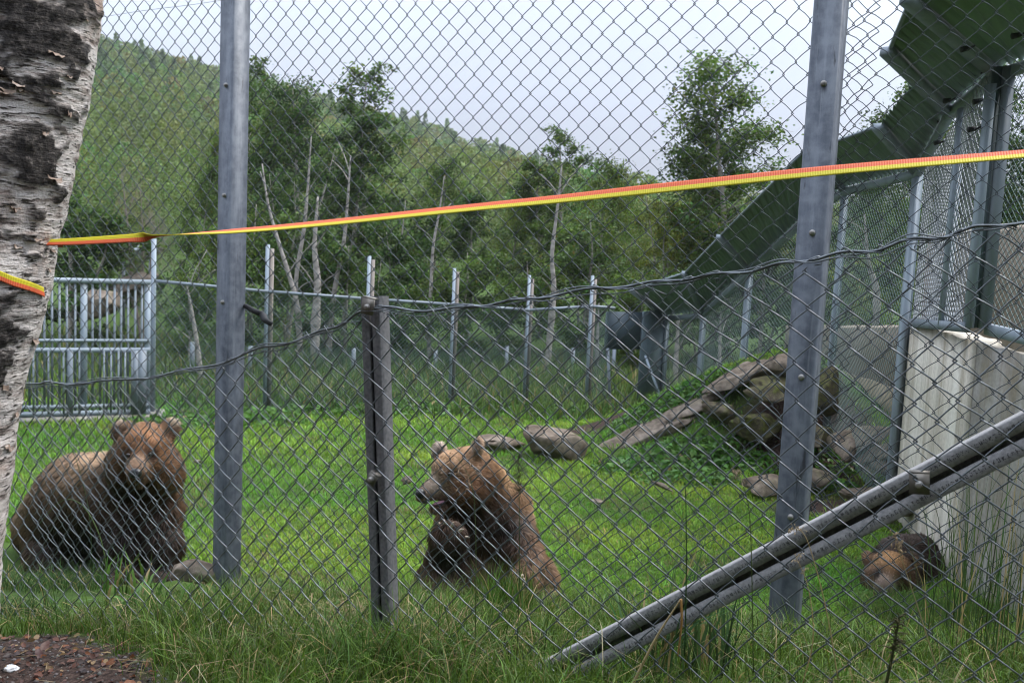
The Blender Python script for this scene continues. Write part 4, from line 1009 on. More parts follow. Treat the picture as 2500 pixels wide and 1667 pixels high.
# --- middle bear sitting, head turned to the left, near forepaw raised
b2h = (-0.232, 5.020, 0.730)
RB2a = axis_frame(np.array((-0.355, 5.132, 0.840)) - np.array((-0.331, 5.106, 0.781)), (-.8, -.5, 0))
RB2b = axis_frame(np.array((-0.154, 4.978, 0.903)) - np.array((-0.165, 5.007, 0.800)), (-.75, -.15, 0))
pr2 = [
 ('e', (-0.213, 5.041, 0.737), (.125, .13, .125), None, .05),
 ('e', (-0.289, 4.994, 0.766), (.088, .09, .072), None, .05),
 ('e', (-0.204, 4.942, 0.655), (.11, .09, .11), None, .06), ('e', (-0.244, 5.109, 0.620), (.10, .09, .10), None, .06),
 ('c', (-0.302, 4.986, 0.692), (-0.403, 4.910, 0.641), .080, .045, .04),
 ('c', (-0.275, 4.946, 0.603), (-0.353, 4.893, 0.576), .048, .026, .022),
 ('c', (-0.301, 4.932, 0.758), (-0.324, 4.920, 0.739), .026, .022, .03),
 ('e', (-0.354, 5.129, 0.814), (.044, .024, .055), RB2a, .022), ('e', (-0.154, 4.975, 0.878), (.052, .026, .062), RB2b, .022),
 ('c', (-0.159, 5.075, 0.677), (-0.085, 5.174, 0.477), .150, .20, .07),
 ('c', (-0.092, 5.166, 0.401), (-0.080, 5.191, 0.156), .235, .255, .09),
 ('e', (-0.171, 5.073, 0.469), (.14, .13, .15), None, .08),
 ('c', (-0.253, 5.019, 0.437), (-0.298, 4.852, 0.284), .095, .085, .05), ('c', (-0.298, 4.852, 0.284), (-0.275, 4.789, 0.443), .085, .07, .03), ('e', (-0.269, 4.772, 0.479), (.082, .05, .062), None, .03),
 ('c', (-0.188, 4.992, 0.176), (-0.309, 4.823, 0.198), .14, .095, .06), ('c', (-0.309, 4.823, 0.198), (-0.294, 4.762, 0.095), .09, .075, .04),
 ('c', (0.023, 5.045, 0.201), (0.189, 4.867, 0.232), .145, .085, .06), ('c', (0.189, 4.867, 0.232), (0.224, 4.771, 0.175), .08, .058, .04), ('e', (0.199, 4.740, 0.169), (.075, .055, .05), None, .03),
 ('c', (0.071, 5.026, 0.407), (0.138, 4.875, 0.308), .10, .075, .05), ('c', (0.138, 4.875, 0.308), (0.110, 4.771, 0.275), .072, .055, .03),
]
cuts2 = [('e', (-0.358, 5.083, 0.802), (.022, .024, .03), .012), ('c2', (-0.339, 4.906, 0.603), (.05, .06, .009), .012)]
c2 = colour_blend((.25, .135, .066), [  # fur tones, plus rim light along the back and shade below as colour
    ((-0.283, 4.957, 0.796), .10, (0.442, 0.273, 0.150)), ((-0.181, 4.959, 0.821), .08, (0.351, 0.195, 0.098)), ((-0.355, 4.914, 0.676), .065, (0.442, 0.351, 0.267)), ((-0.391, 4.887, 0.614), .035, (0.180, 0.140, 0.110)), ((-0.301, 4.884, 0.581), .05, (0.273, 0.169, 0.104)),
    ((-0.278, 4.901, 0.750), .034, (0.014, 0.009, 0.007)), ((-0.289, 4.888, 0.619), .02, (0.050, 0.030, 0.025)),
    ((-0.156, 4.966, 0.884), .035, (0.442, 0.338, 0.260)), ((-0.353, 5.112, 0.838), .034, (0.442, 0.351, 0.286)), ((-0.355, 5.077, 0.795), .024, (0.035, 0.022, 0.016)), ((-0.117, 4.938, 0.812), .035, (0.070, 0.035, 0.018)),
    ((-0.171, 4.866, 0.697), .09, (0.286, 0.130, 0.055)), ((-0.080, 4.942, 0.660), .07, (0.110, 0.055, 0.028)), ((-0.000, 5.098, 0.711), .07, (0.442, 0.273, 0.150)), ((0.119, 5.172, 0.454), .10, (0.429, 0.280, 0.163)), ((0.193, 5.154, 0.283), .09, (0.390, 0.260, 0.163)),
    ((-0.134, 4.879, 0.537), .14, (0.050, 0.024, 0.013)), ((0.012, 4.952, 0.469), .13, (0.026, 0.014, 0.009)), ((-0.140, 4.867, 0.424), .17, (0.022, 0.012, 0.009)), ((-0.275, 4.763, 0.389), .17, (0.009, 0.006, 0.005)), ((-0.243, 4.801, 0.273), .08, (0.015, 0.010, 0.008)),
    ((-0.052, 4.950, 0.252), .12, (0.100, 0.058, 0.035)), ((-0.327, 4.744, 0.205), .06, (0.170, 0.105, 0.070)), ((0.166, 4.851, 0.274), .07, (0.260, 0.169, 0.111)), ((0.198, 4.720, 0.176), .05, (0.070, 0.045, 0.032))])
cl2 = []
for (a, d) in (((-0.310, 4.757, 0.527), (-.45, -.35, .75)), ((-0.287, 4.739, 0.544), (-.15, -.45, .8)), ((-0.252, 4.728, 0.537), (.25, -.5, .7)), ((-0.216, 4.735, 0.509), (.55, -.45, .55)), ((-0.195, 4.752, 0.474), (.7, -.35, .25)), ((0.106, 4.714, 0.311), (-.8, -.5, -.1)), ((0.112, 4.713, 0.295), (-.8, -.5, -.3)), ((0.123, 4.711, 0.280), (-.7, -.6, -.4))): cl2.append((a, d, .036))
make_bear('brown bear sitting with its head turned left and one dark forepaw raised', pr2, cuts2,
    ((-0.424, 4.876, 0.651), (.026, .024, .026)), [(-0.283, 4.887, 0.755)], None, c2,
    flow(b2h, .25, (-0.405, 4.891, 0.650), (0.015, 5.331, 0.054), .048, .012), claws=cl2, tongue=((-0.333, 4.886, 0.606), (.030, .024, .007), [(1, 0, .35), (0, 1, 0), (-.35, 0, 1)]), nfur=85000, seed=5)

# --- small dark bear walking head down by the wall
b3h = (2.283, 5.687, 0.096)
RB3a = axis_frame(np.array((2.178, 5.795, 0.163)) - np.array((2.214, 5.758, 0.101)), (-.1, -1, 0))
RB3b = axis_frame(np.array((2.458, 5.764, 0.156)) - np.array((2.402, 5.737, 0.092)), (.25, -1, 0))
pr3 = [
 ('e', (2.296, 5.716, 0.079), (.125, .14, .115), None, .05), ('e', (2.274, 5.671, 0.128), (.10, .10, .085), None, .05),
 ('e', (2.191, 5.690, 0.028), (.08, .1, .09), None, .05), ('e', (2.382, 5.690, 0.027), (.08, .1, .09), None, .05),
 ('c', (2.243, 5.616, 0.087), (2.166, 5.469, 0.029), .066, .045, .035), ('c', (2.238, 5.591, 0.037), (2.180, 5.485, -0.010), .05, .03, .03),
 ('e', (2.193, 5.782, 0.132), (.048, .024, .056), RB3a, .022), ('e', (2.438, 5.761, 0.123), (.048, .024, .056), RB3b, .022),
 ('c', (2.370, 5.832, 0.037), (2.511, 6.029, 0.002), .15, .19, .07),
 ('c', (2.517, 6.029, -0.003), (2.829, 6.517, -0.139), .195, .225, .08),
 ('c', (2.288, 5.821, -0.065), (2.254, 5.723, -0.232), .085, .065, .05), ('c', (2.539, 5.919, -0.089), (2.520, 5.799, -0.275), .085, .065, .05),
 ('c', (2.960, 6.557, -0.244), (2.933, 6.488, -0.420), .11, .07, .05), ('c', (2.773, 6.601, -0.297), (2.761, 6.535, -0.446), .11, .07, .05),
]
cuts3 = [('e', (2.179, 5.737, 0.139), (.022, .022, .03), .012), ('e', (2.422, 5.716, 0.130), (.022, .022, .03), .012)]
c3 = colour_blend((.055, .034, .024), [
    ((2.264, 5.644, 0.166), .08, (.52, .28, .12)), ((2.175, 5.634, 0.067), .055, (.16, .09, .05)), ((2.347, 5.635, 0.075), .06, (.16, .085, .045)), ((2.200, 5.533, 0.065), .045, (.50, .37, .28)),
    ((2.179, 5.588, 0.103), .03, (.035, .02, .014)), ((2.288, 5.588, 0.104), .036, (.014, .009, .007)), ((2.179, 5.588, 0.103), .034, (.014, .009, .007)),
    ((2.174, 5.774, 0.154), .025, (.26, .15, .08)), ((2.446, 5.742, 0.142), .025, (.40, .26, .16)), ((2.181, 5.731, 0.129), .02, (.02, .012, .01)), ((2.391, 5.711, 0.130), .024, (.02, .012, .01)),
    ((2.155, 5.673, -0.042), .07, (.15, .10, .065)), ((2.504, 6.045, 0.154), .12, (.085, .06, .05)), ((2.804, 6.222, -0.078), .16, (.018, .012, .009))])
make_bear('small dark bear walking head down beside the pale concrete wall', pr3, cuts3,
    ((2.144, 5.429, 0.029), (.028, .02, .022)), [(2.186, 5.592, 0.100), (2.286, 5.592, 0.099)], None, c3,
    flow(b3h, .25, (2.158, 5.450, 0.036), (2.913, 6.712, -0.202), .042, .012), nfur=45000, seed=9, voxel=.014)

# ---------------------------------------------------------------- trees
def tree_parts(seed, H=8.0, spread=1.7, nleaf=13000, ls=.05, clear=.22, open_=.5, limbs=34, droop=.25, narrow=.75, leafy_=True, stems=1):
    r = np.random.default_rng(seed); mb = MB(); cl = []
    for s in range(stems):
        off = r.normal(0, .18 * (stems > 1), 2); lean = r.normal(0, .05 + .07 * (stems > 1), 2); hh = H * (1 if s == 0 else r.uniform(.7, .95))
        z = np.linspace(0, 1, 16)
        tp = np.stack([off[0] + lean[0] * hh * z + .05 * H * .2 * vnoise(p3(z * 4, s), seed), off[1] + lean[1] * hh * z + .05 * H * .2 * vnoise(p3(z * 4, s + 9), seed), z * hh * .96], -1)
        tr = .0105 * hh * (1 - z) ** .8 + .008
        mb.tube(tp, tr, 8)
        for k in range(max(5, limbs // stems)):
            f = clear + (.97 - clear) * ((k + r.random()) / (limbs // stems)); az = k * 2.4 + r.normal(0, .5)
            env = (np.sin(np.pi * np.clip((f - clear) / (1.03 - clear), 0, 1) ** narrow) ** .8 + .12) * spread * r.uniform(.55, 1.15)
            o = np.array([np.interp(f, z, tp[:, i]) for i in range(3)])
            el = r.uniform(.35, .95); d = np.array([math.cos(az) * math.cos(el), math.sin(az) * math.cos(el), math.sin(el)])
            q = np.linspace(0, 1, 6)[:, None]; P = o + d * env * q + np.array([0, 0, -droop]) * env * q ** 2.2 + r.normal(0, .03, (6, 3)) * env * q
            mb.tube(P, np.linspace(max(.004, .0042 * hh * (1 - f)), .003, 6) , 5, False)
            for j in range(5):
                t = r.uniform(.35, 1.0); c = np.array([np.interp(t, np.linspace(0, 1, 6), P[:, i]) for i in range(3)])
                e = c + r.normal(0, .17, 3) * spread * .5 + np.array((0, 0, -.02)) * spread
                mb.tube([c, (c + e) / 2 + r.normal(0, .02, 3), e], [.0045, .0035, .002], 3, False)
                cl.append(np.concatenate([e, [r.uniform(.09, .20) * spread * .62]]))
                if r.random() < .6: cl.append(np.concatenate([(c * .4 + e * .6), [r.uniform(.06, .14) * spread * .6]]))
    V = np.concatenate(mb.V); Q = np.concatenate(mb.Q); T = np.concatenate(mb.T) if mb.T else np.zeros((0, 3), int)
    cl = np.array(cl)
    if not leafy_: return (V, Q, T), None
    w = cl[:, 3] ** 1.6 * r.uniform(.3, 1.4, len(cl)); ci = r.choice(len(cl), nleaf, p=w / w.sum())
    P = cl[ci, :3] + r.normal(0, 1, (nleaf, 3)) * cl[ci, 3:4] * (1, 1, .72)
    n = r.normal(0, 1, (nleaf, 3)) + (0, 0, .9); n /= np.linalg.norm(n, axis=1)[:, None]
    a = np.cross(n, r.normal(0, 1, (nleaf, 3))); a /= np.linalg.norm(a, axis=1)[:, None]; b = np.cross(n, a)
    s = ls * r.uniform(.6, 1.35, (nleaf, 1))
    LV = np.stack([P - a * s, P + b * s * .62 + n * s * .12, P + a * s, P - b * s * .62 + n * s * .12], 1).reshape(-1, 3)
    cb = (1 + .36 * r.normal(size=len(cl))).clip(.4, 2); cc = (cb[ci] * (1 + .18 * r.normal(size=nleaf))).clip(.4, 1.9)  # clump tones spread wide to stand in for sunlit and shadowed foliage
    hue = r.normal(0, .08, len(cl))[ci] + r.normal(0, .05, nleaf)
    c = np.stack([.060 * cc * (1 + hue * 1.6), .100 * cc, .018 * cc * (1 - hue)], -1)
    c = np.where((r.random(nleaf) < .012)[:, None], np.array((.16, .12, .02)), c)
    return (V, Q, T), (LV, np.arange(nleaf * 4).reshape(-1, 4), np.repeat(c, 4, 0))
VAR = {}
for key, kw in {'tall': dict(seed=1, spread=1.5, nleaf=15000, limbs=40), 'broad': dict(seed=2, spread=2.3, nleaf=17000, limbs=40, clear=.15), 'airy': dict(seed=3, spread=1.5, nleaf=7000, limbs=30, clear=.3, narrow=.9),
                'big': dict(seed=4, spread=2.0, nleaf=20000, limbs=50, clear=.12, ls=.046, narrow=.8), 'bush': dict(seed=5, H=4.0, spread=1.5, nleaf=11000, limbs=26, clear=.05, stems=3, ls=.045), 'multi': dict(seed=6, spread=1.7, nleaf=14000, limbs=42, clear=.28, stems=3)}.items():
    (tv, tq, tt), (lv, lq, lc) = tree_parts(**kw)
    VAR[key] = (mesh('trunk', tv, [tq, tt], M['trunk'], True), mesh('crown', lv, [lq], M['leaf'], col=lc), kw.get('H', 8.0))
(tv, tq, tt), _ = tree_parts(seed=8, H=5, spread=1.4, limbs=60, leafy_=False, stems=4, clear=.05)
mb = MB(); mb.add(tv, tq, tt); rr = np.random.default_rng(4)
bare_v = mb.V[0]
for k in range(900):
    i = rr.integers(len(tv)); a = tv[i]
    if a[2] > .8: mb.tube([a, a + rr.normal(0, .10, 3) + (0, 0, .10), a + rr.normal(0, .2, 3) + (0, 0, .24)], [.006, .004, .002], 3, False)
BARE = mesh('trunk', np.concatenate(mb.V), [np.concatenate(mb.Q), np.concatenate(mb.T)], mat('grey_twig', (.20, .165, .145), .9), True)
GRP = 'birches and bushes beyond the enclosure'
def tree(top, var, label, wide=1.0, tint=(1, 1, 1), rot=0.0, cat='tree', name='birch_tree', base=None):
    top = np.array(top, float); g = float(ground(top[0], top[1])); tm, cm, H = VAR[var]; s = (top[2] - g) / (H * .985)
    root = thing(name, label, cat, (top[0], top[1], g - .05), GRP)
    t_ = obj('trunk', tm, root); c_ = obj('crown', cm, root); c_.color = (*tint, 1)
    for o in (t_, c_): o.scale = (s * wide, s * wide, s); o.rotation_euler = (0, 0, rot)
    return root
DK, MD, YL, YG, BL = (.72, .84, .78), (1.08, 1.12, .95), (1.55, 1.4, .95), (2.2, 1.6, .8), (.85, 1.05, 1.2)
TREES = [
 ((-6.338, 14.642, 2.545), 'bush', 1.25, DK, 'dark green bushy tree rising behind the barred gate', 'leafy_bush'),
 ((-5.556, 17.204, 2.997), 'broad', .75, MD, 'mid green tree between the bare grey bush and the left steel post', 'birch_tree'),
 ((-7.165, 24.386, 4.363), 'tall', .9, YL, 'slim yellowish birch half hidden by the left steel post', 'birch_tree'),
 ((-6.208, 23.533, 5.819), 'airy', 1.05, MD, 'tall thin topped birch just right of the left steel post', 'birch_tree'),
 ((-5.371, 21.401, 4.662), 'tall', 1.0, MD, 'full birch filling the gap right of the left steel post', 'birch_tree'),
 ((-4.095, 19.405, 4.804), 'big', 1.05, DK, 'large dark birch with a dense crown above the white stem', 'birch_tree'),
 ((-3.852, 16.749, 3.455), 'multi', .9, DK, 'many stemmed birch with bare white legs behind the back fence', 'birch_tree'),
 ((-3.149, 20.464, 5.318), 'airy', 1.15, MD, 'tall loose birch with a ragged crown leaning out over the hill', 'birch_tree'),
 ((-3.154, 18.335, 4.192), 'tall', 1.15, DK, 'dark birch in front of the loose ragged one', 'birch_tree'),
 ((-1.557, 18.242, 3.306), 'broad', .95, MD, 'round topped birch left of the middle of the wooded hill', 'birch_tree'),
 ((-1.852, 16.154, 2.577), 'bush', .95, DK, 'dark bush filling the space behind the middle fence posts', 'leafy_bush'),
 ((-0.761, 16.675, 2.750), 'tall', 1.25, DK, 'dark birch with a grey stem in the middle of the row', 'birch_tree'),
 ((-0.207, 19.192, 2.784), 'broad', .8, YL, 'lighter birch right of the dark one in the middle', 'birch_tree'),
 ((1.030, 22.387, 4.478), 'airy', 1.2, MD, 'tall airy birch rising over the right end of the hill', 'birch_tree'),
 ((0.579, 19.274, 3.559), 'tall', 1.15, MD, 'birch with a pale crooked stem right of centre', 'birch_tree'),
 ((1.645, 20.276, 3.527), 'broad', .95, YL, 'yellow green birch at the right end of the row', 'birch_tree'),
 ((1.090, 16.638, 2.394), 'bush', 1.2, MD, 'low green bush behind the slate coloured panel', 'leafy_bush'),
 ((2.534, 21.226, 2.997), 'broad', .75, YL, 'pale green birch left of the turning yellow one', 'birch_tree'),
 ((2.671, 17.728, 3.206), 'multi', .75, YG, 'birch with leaves turning yellow above the sheet overhang', 'birch_tree'),
 ((3.191, 18.771, 3.560), 'tall', .9, YG, 'thin crowned yellowing birch under the tallest one', 'birch_tree'),
 ((3.833, 17.434, 5.190), 'big', 1.22, (1.15, 1.2, .9), 'tallest birch, standing alone against the sky left of the right post', 'birch_tree'),
 ((3.743, 18.333, 4.172), 'tall', 1.15, DK, 'dark birch tucked under the tallest one', 'birch_tree'),
 ((4.443, 17.157, 2.557), 'bush', 1.2, DK, 'dark bush behind the right steel post', 'leafy_bush'),
 ((5.243, 16.208, 3.094), 'broad', .9, BL, 'bluish birch seen through the far mesh of the overhang fence', 'birch_tree'),
 ((5.187, 14.197, 3.093), 'broad', .8, MD, 'green birch close behind the mesh right of the steel post', 'birch_tree'),
 ((4.403, 13.086, 2.087), 'bush', 1.0, (1.5, 1.35, .8), 'yellow green bush above the brown wall', 'leafy_bush'),
 ((5.763, 15.377, 4.751), 'airy', .9, MD, 'birch top peeping over the green overhang sheets', 'birch_tree'),
 ((5.416, 11.303, 4.260), 'big', .8, DK, 'dark leafy birch behind the big near fence post', 'birch_tree'),
 ((6.137, 13.765, 3.767), 'broad', .8, MD, 'birch seen through the narrow bay of close mesh', 'birch_tree'),
 ((5.762, 10.820, 4.440), 'big', .9, DK, 'birch at the far right above the brown building', 'birch_tree'),
 ((-8.470, 17.221, 3.158), 'broad', 1.0, MD, 'birch behind the leaning trunk at the far left', 'birch_tree'),
 ((-8.721, 22.135, 2.082), 'bush', 1.3, YL, 'light green bush beyond the bare grey one', 'leafy_bush'),
 ((-4.180, 15.631, 2.386), 'bush', 1.0, MD, 'green bush at the foot of the tall thin topped birch', 'leafy_bush'),
 ((-2.863, 15.107, 2.179), 'bush', 1.15, DK, 'dark undergrowth bush between the white stems', 'leafy_bush'),
 ((0.178, 15.076, 1.887), 'bush', 1.1, MD, 'bush around the crooked pale stem', 'leafy_bush'),
 ((-0.844, 14.663, 1.782), 'bush', 1.15, MD, 'bush low behind the two middle fence posts', 'leafy_bush'),
 ((-1.979, 14.645, 1.612), 'bush', 1.0, DK, 'bush right behind the short channel post', 'leafy_bush'),
 ((-4.226, 13.218, 1.426), 'bush', 1.0, MD, 'bush behind the mesh at the right side of the gate', 'leafy_bush'),
 ((1.857, 15.052, 1.655), 'bush', 1.1, MD, 'bush behind the tall blue grey screen panel', 'leafy_bush'),
 ((2.836, 15.076, 1.884), 'bush', 1.1, DK, 'bush in shade under the lower sheets of the overhang', 'leafy_bush'),
 ((-10.848, 19.183, 2.693), 'tall', 1.2, MD, 'birch out beyond the leaning trunk', 'birch_tree'),
]
for k, (tp, var, wd_, tint, lab, nm) in enumerate(TREES): tree(tp, var, lab, wd_, tint, rot=k * 1.7, name=nm, cat='bush' if nm == 'leafy_bush' else 'tree')
tp = np.array((-5.352, 14.667, 2.780)); g = float(ground(tp[0], tp[1])); root = thing('bare_bush', 'leafless greyish brown bush behind the barred gate', 'bush', (tp[0], tp[1], g)); t_ = obj('trunk', BARE, root); t_.scale = ((tp[2] - g) / 5.0 * .62,) * 2 + ((tp[2] - g) / 5.0,)
# pale birch stems standing just behind the back fence
stem_m = noisy('white_birch_stem', [(.30, (.03, .026, .022)), (.42, (.20, .18, .16)), (.75, (.38, .345, .315))], 5, vscale=(1.5, 1.5, 3.5))
STEMS = [([(-2.735, 13.819, -0.506), (-2.771, 13.930, 0.554), (-2.771, 13.997, 1.185), (-2.835, 14.051, 1.698), (-2.820, 14.123, 2.387)], .075, 'straight white birch stem with a broken top behind the back fence'),
 ([(-3.008, 14.410, -0.618), (-3.084, 14.489, 0.126), (-3.205, 14.589, 1.078), (-3.124, 14.677, 1.919), (-3.094, 14.746, 2.578), (-3.078, 14.822, 3.297)], .045, 'grey brown birch stem just left of the straight white one'),
 ([(-3.028, 14.114, -0.569), (-3.041, 14.197, 0.221), (-3.117, 14.264, 0.862), (-3.268, 14.313, 1.324), (-3.396, 14.349, 1.670), (-3.587, 14.410, 2.247), (-3.702, 14.471, 2.828)], .05, 'birch stem leaning left and forking behind the back fence'),
 ([(-2.696, 14.610, -0.637), (-2.711, 14.727, 0.484), (-2.656, 14.798, 1.153), (-2.571, 14.856, 1.703), (-2.538, 14.919, 2.311), (-2.522, 14.996, 3.039)], .05, 'brownish birch stem leaning right behind the short channel post'),
 ([(-2.455, 14.808, -0.660), (-2.509, 14.889, 0.106), (-2.517, 14.966, 0.843), (-2.520, 15.057, 1.703)], .036, 'thin grey stem left of the short channel post'),
 ([(-1.176, 14.336, -0.370), (-1.213, 14.436, 0.579), (-1.216, 14.498, 1.172), (-1.208, 14.561, 1.767), (-1.146, 14.611, 2.245), (-1.093, 14.667, 2.782)], .036, 'slim reddish stem forking above the middle of the back fence'),
 ([(0.505, 14.038, -0.335), (0.530, 14.115, 0.394), (0.559, 14.182, 1.035), (0.557, 14.213, 1.326), (0.515, 14.255, 1.731), (0.565, 14.329, 2.431), (0.597, 14.390, 3.015)], .055, 'pale crooked birch stem right of centre with a side branch'),
 ([(1.265, 14.446, -0.276), (1.253, 14.516, 0.382), (1.247, 14.585, 1.039)], .045, 'grey stem beside the slate coloured panel'),
 ([(2.324, 13.858, -0.134), (2.318, 13.924, 0.497), (2.335, 13.991, 1.128)], .045, 'brown stem behind the mesh of the overhang fence'),
 ([(2.948, 13.867, -0.048), (2.922, 13.927, 0.524), (2.916, 13.981, 1.040)], .036, 'pale slim stem between two posts of the overhang fence'),
 ([(-3.818, 12.134, -0.272), (-3.853, 12.190, 0.256), (-3.959, 12.247, 0.806), (-4.053, 12.289, 1.204)], .042, 'pale birch stem behind the mesh right of the gate'),
 ([(4.374, 11.993, 1.255), (4.351, 12.024, 1.548), (4.249, 12.054, 1.839), (4.172, 12.116, 2.425)], .05, 'pale stem rising behind the brown wall')]
for pts, r_, lab in STEMS:
    P = pline(pts, 30); g = onground(P[0], -.1); P = np.concatenate([[g], P]); root = thing('birch_tree', lab, 'tree', tuple(g)); r_ = r_ * .86
    mb = MB(); mb.tube(P, r_ * (1.15 - .95 * np.linspace(0, 1, len(P)) ** 1.4 * 1.0) * (1 + .06 * np.random.default_rng(3).normal(size=len(P))), 9); mb.build('trunk', stem_m, root, True)
    rr = np.random.default_rng(int(abs(P[0][0]) * 100))
    for k in range(3):
        mb = MB()
        i = rr.integers(12, len(P) - 1); d = np.array((rr.choice((-1, 1)) * rr.uniform(.12, .35), rr.normal(0, .2), rr.uniform(.1, .5)))
        mb.tube(pline([P[i], P[i] + d * .4 + (0, 0, .04), P[i] + d], 6), np.linspace(r_ * .22, .005, 6), 5); mb.build('branch', stem_m, root, True)


# ---------------------------------------------------------------- forest on the hillside: one mass of crowns
r = np.random.default_rng(21)
nt_ = 3400
yy = 36 + (175 - 36) * r.random(nt_) ** .75; aa = r.uniform(-.66, .50, nt_); xx = aa * yy
zz = ground(xx, yy); hh = np.where(r.random(nt_) < .13, r.uniform(6.3, 8.6, nt_), r.uniform(3.6, 6.2, nt_)) * np.interp(yy, [36, 90], [.75, 1]); con = (hh > 6.25) & (yy > 95); hh = np.where(con, hh * .72, np.minimum(hh, 5.6) * .86)
LVs, LCs = [], []
tint = np.stack([  .122 + .026 * r.normal(size=nt_), .175 + .022 * r.normal(size=nt_), .034 + .005 * r.normal(size=nt_)], -1).clip(.012, .2)
tint[con] = np.array((.105, .165, .06)) * (1 + .2 * r.normal(size=(con.sum(), 1)))
for i in range(nt_):
    n = int(np.interp(yy[i], [36, 60, 90, 175], [900, 480, 260, 120])); u = r.random(n); az = r.random(n) * 2 * np.pi
    if con[i]: R_ = hh[i] * .20 * (1 - u) ** .9 * np.sqrt(r.uniform(.25, 1, n)) + .08; zz_ = .08 + .92 * u
    else:
        R_ = hh[i] * .30 * np.sin(np.pi * (.12 + .86 * u)) ** .6 * np.sqrt(r.uniform(.3, 1, n)) * (1 + .3 * np.sin(az * 3 + i)); zz_ = .15 + .85 * u
    P = np.stack([xx[i] + R_ * np.cos(az), yy[i] + R_ * np.sin(az), zz[i] + hh[i] * zz_], -1)
    s = hh[i] * np.interp(yy[i], [36, 60, 90, 175], [.017, .023, .034, .056]) * r.uniform(.6, 1.3, (n, 1))
    a = r.normal(0, 1, (n, 3)); a /= np.linalg.norm(a, axis=1)[:, None]; b = np.cross(a, r.normal(0, 1, (n, 3))); b /= np.linalg.norm(b, axis=1)[:, None]
    LVs.append(np.stack([P - a * s, P + a * s * .5 + b * s * .85, P + a * s * .5 - b * s * .85], 1).reshape(-1, 3))
    cbl = tint[i] * (1 + .22 * r.normal(size=(n, 1))).clip(.4, 1.8); LCs.append(np.repeat(cbl, 3, 0))
LV = np.concatenate(LVs); o = obj('hillside_forest', mesh('hillside_forest', LV, [np.arange(len(LV)).reshape(-1, 3)], M['hill'], col=np.concatenate(LCs)))
tag(o, 'dense wooded hillside of birch and spruce rising behind the enclosure', 'forest', kind='stuff')

# unseen birch wood behind the camera, added to darken sides facing the viewer
r = np.random.default_rng(77); LVs, LCs = [], []
for i in range(95):
    x = r.uniform(-24, 9); y = r.uniform(-26, -3.5); H_ = r.uniform(7, 11); g = float(ground(x, y)); n = 900
    u = r.random(n); az = r.random(n) * 2 * np.pi; R_ = H_ * .24 * np.sin(np.pi * (.08 + .9 * u)) ** .7 * np.sqrt(r.uniform(.1, 1, n)); P = np.stack([x + R_ * np.cos(az), y + R_ * np.sin(az), g + H_ * (.08 + .92 * u)], -1)
    a = r.normal(0, 1, (n, 3)); a /= np.linalg.norm(a, axis=1)[:, None]; b = np.cross(a, r.normal(0, 1, (n, 3))); b /= np.linalg.norm(b, axis=1)[:, None]; s = r.uniform(.12, .26, (n, 1))
    LVs.append(np.stack([P - a * s, P + a * s * .5 + b * s * .85, P + a * s * .5 - b * s * .85], 1).reshape(-1, 3)); LCs.append(np.repeat(np.array((.09, .13, .022)) * r.uniform(.6, 1.3, (n, 1)), 3, 0))
LV = np.concatenate(LVs); o = obj('unseen_birch_wood', mesh('unseen_birch_wood', LV, [np.arange(len(LV)).reshape(-1, 3)], M['hill'], col=np.concatenate(LCs)))
tag(o, 'birch wood around the path on the visitors\' side of the fences', 'wood', kind='stuff')

# ---------------------------------------------------------------- grasses
def blades(P, h, w, bend, col, lean=None, r=None, segs=3, tipc=1.25):
    n = len(P); az = r.random(n) * 2 * np.pi; d = np.stack([np.cos(az), np.sin(az), 0 * az], -1)
    if lean is not None: d = d + lean; d[:, 2] = 0; d /= np.linalg.norm(d, axis=1)[:, None] + 1e-9
    tz_ = r.random(n) * 2 * np.pi; sd = np.stack([np.cos(tz_), np.sin(tz_), 0 * tz_], -1)
    rows = []; cr_ = []
    for k in range(segs):
        t = k / segs; ang = bend * t * t; 
        pos = P + d * (h * np.where(bend < .05, 0, (t * np.sin(bend * t * .8))))[:, None] + UP * (h * t * np.cos(bend * t * .75))[:, None]
        wk = w * (1 - .55 * t * t) * (.8 if k == 0 else 1)
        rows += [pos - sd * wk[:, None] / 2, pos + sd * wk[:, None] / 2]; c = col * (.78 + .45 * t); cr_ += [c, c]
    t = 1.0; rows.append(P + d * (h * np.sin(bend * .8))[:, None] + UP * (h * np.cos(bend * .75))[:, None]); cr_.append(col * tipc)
    m_ = 2 * segs + 1; V = np.stack(rows, 1).reshape(-1, 3); C = np.stack(cr_, 1).reshape(-1, 3)
    b = np.arange(n) * m_; Qs = [np.stack([b + 2 * k, b + 2 * k + 1, b + 2 * k + 3, b + 2 * k + 2], -1) for k in range(segs - 1)]
    T_ = np.stack([b + m_ - 3, b + m_ - 2, b + m_ - 1], -1)
    return V, (np.concatenate(Qs) if Qs else np.zeros((0, 4), int)), T_, C
def gcol(n, r, base, var=.2, dry=.0, dryc=(.30, .23, .10)):
    c = np.array(base) * (1 + var * r.normal(size=(n, 1))).clip(.4, 1.8); c = c * (1 + np.stack([.12 * r.normal(size=n), 0 * r.random(n), .1 * r.normal(size=n)], -1))
    if dry > 0: c = np.where((r.random(n) < dry)[:, None], np.array(dryc) * r.uniform(.6, 1.25, (n, 1)), c)
    return c.clip(.004, .8)
def put(name, parts, label, cat):
    mb = MB()
    for V, Q_, T_, C in parts: mb.add(V, Q_, T_, C)
    o = mb.build(name, M['grass']); tag(o, label, cat, kind='stuff'); return o
r = np.random.default_rng(31)
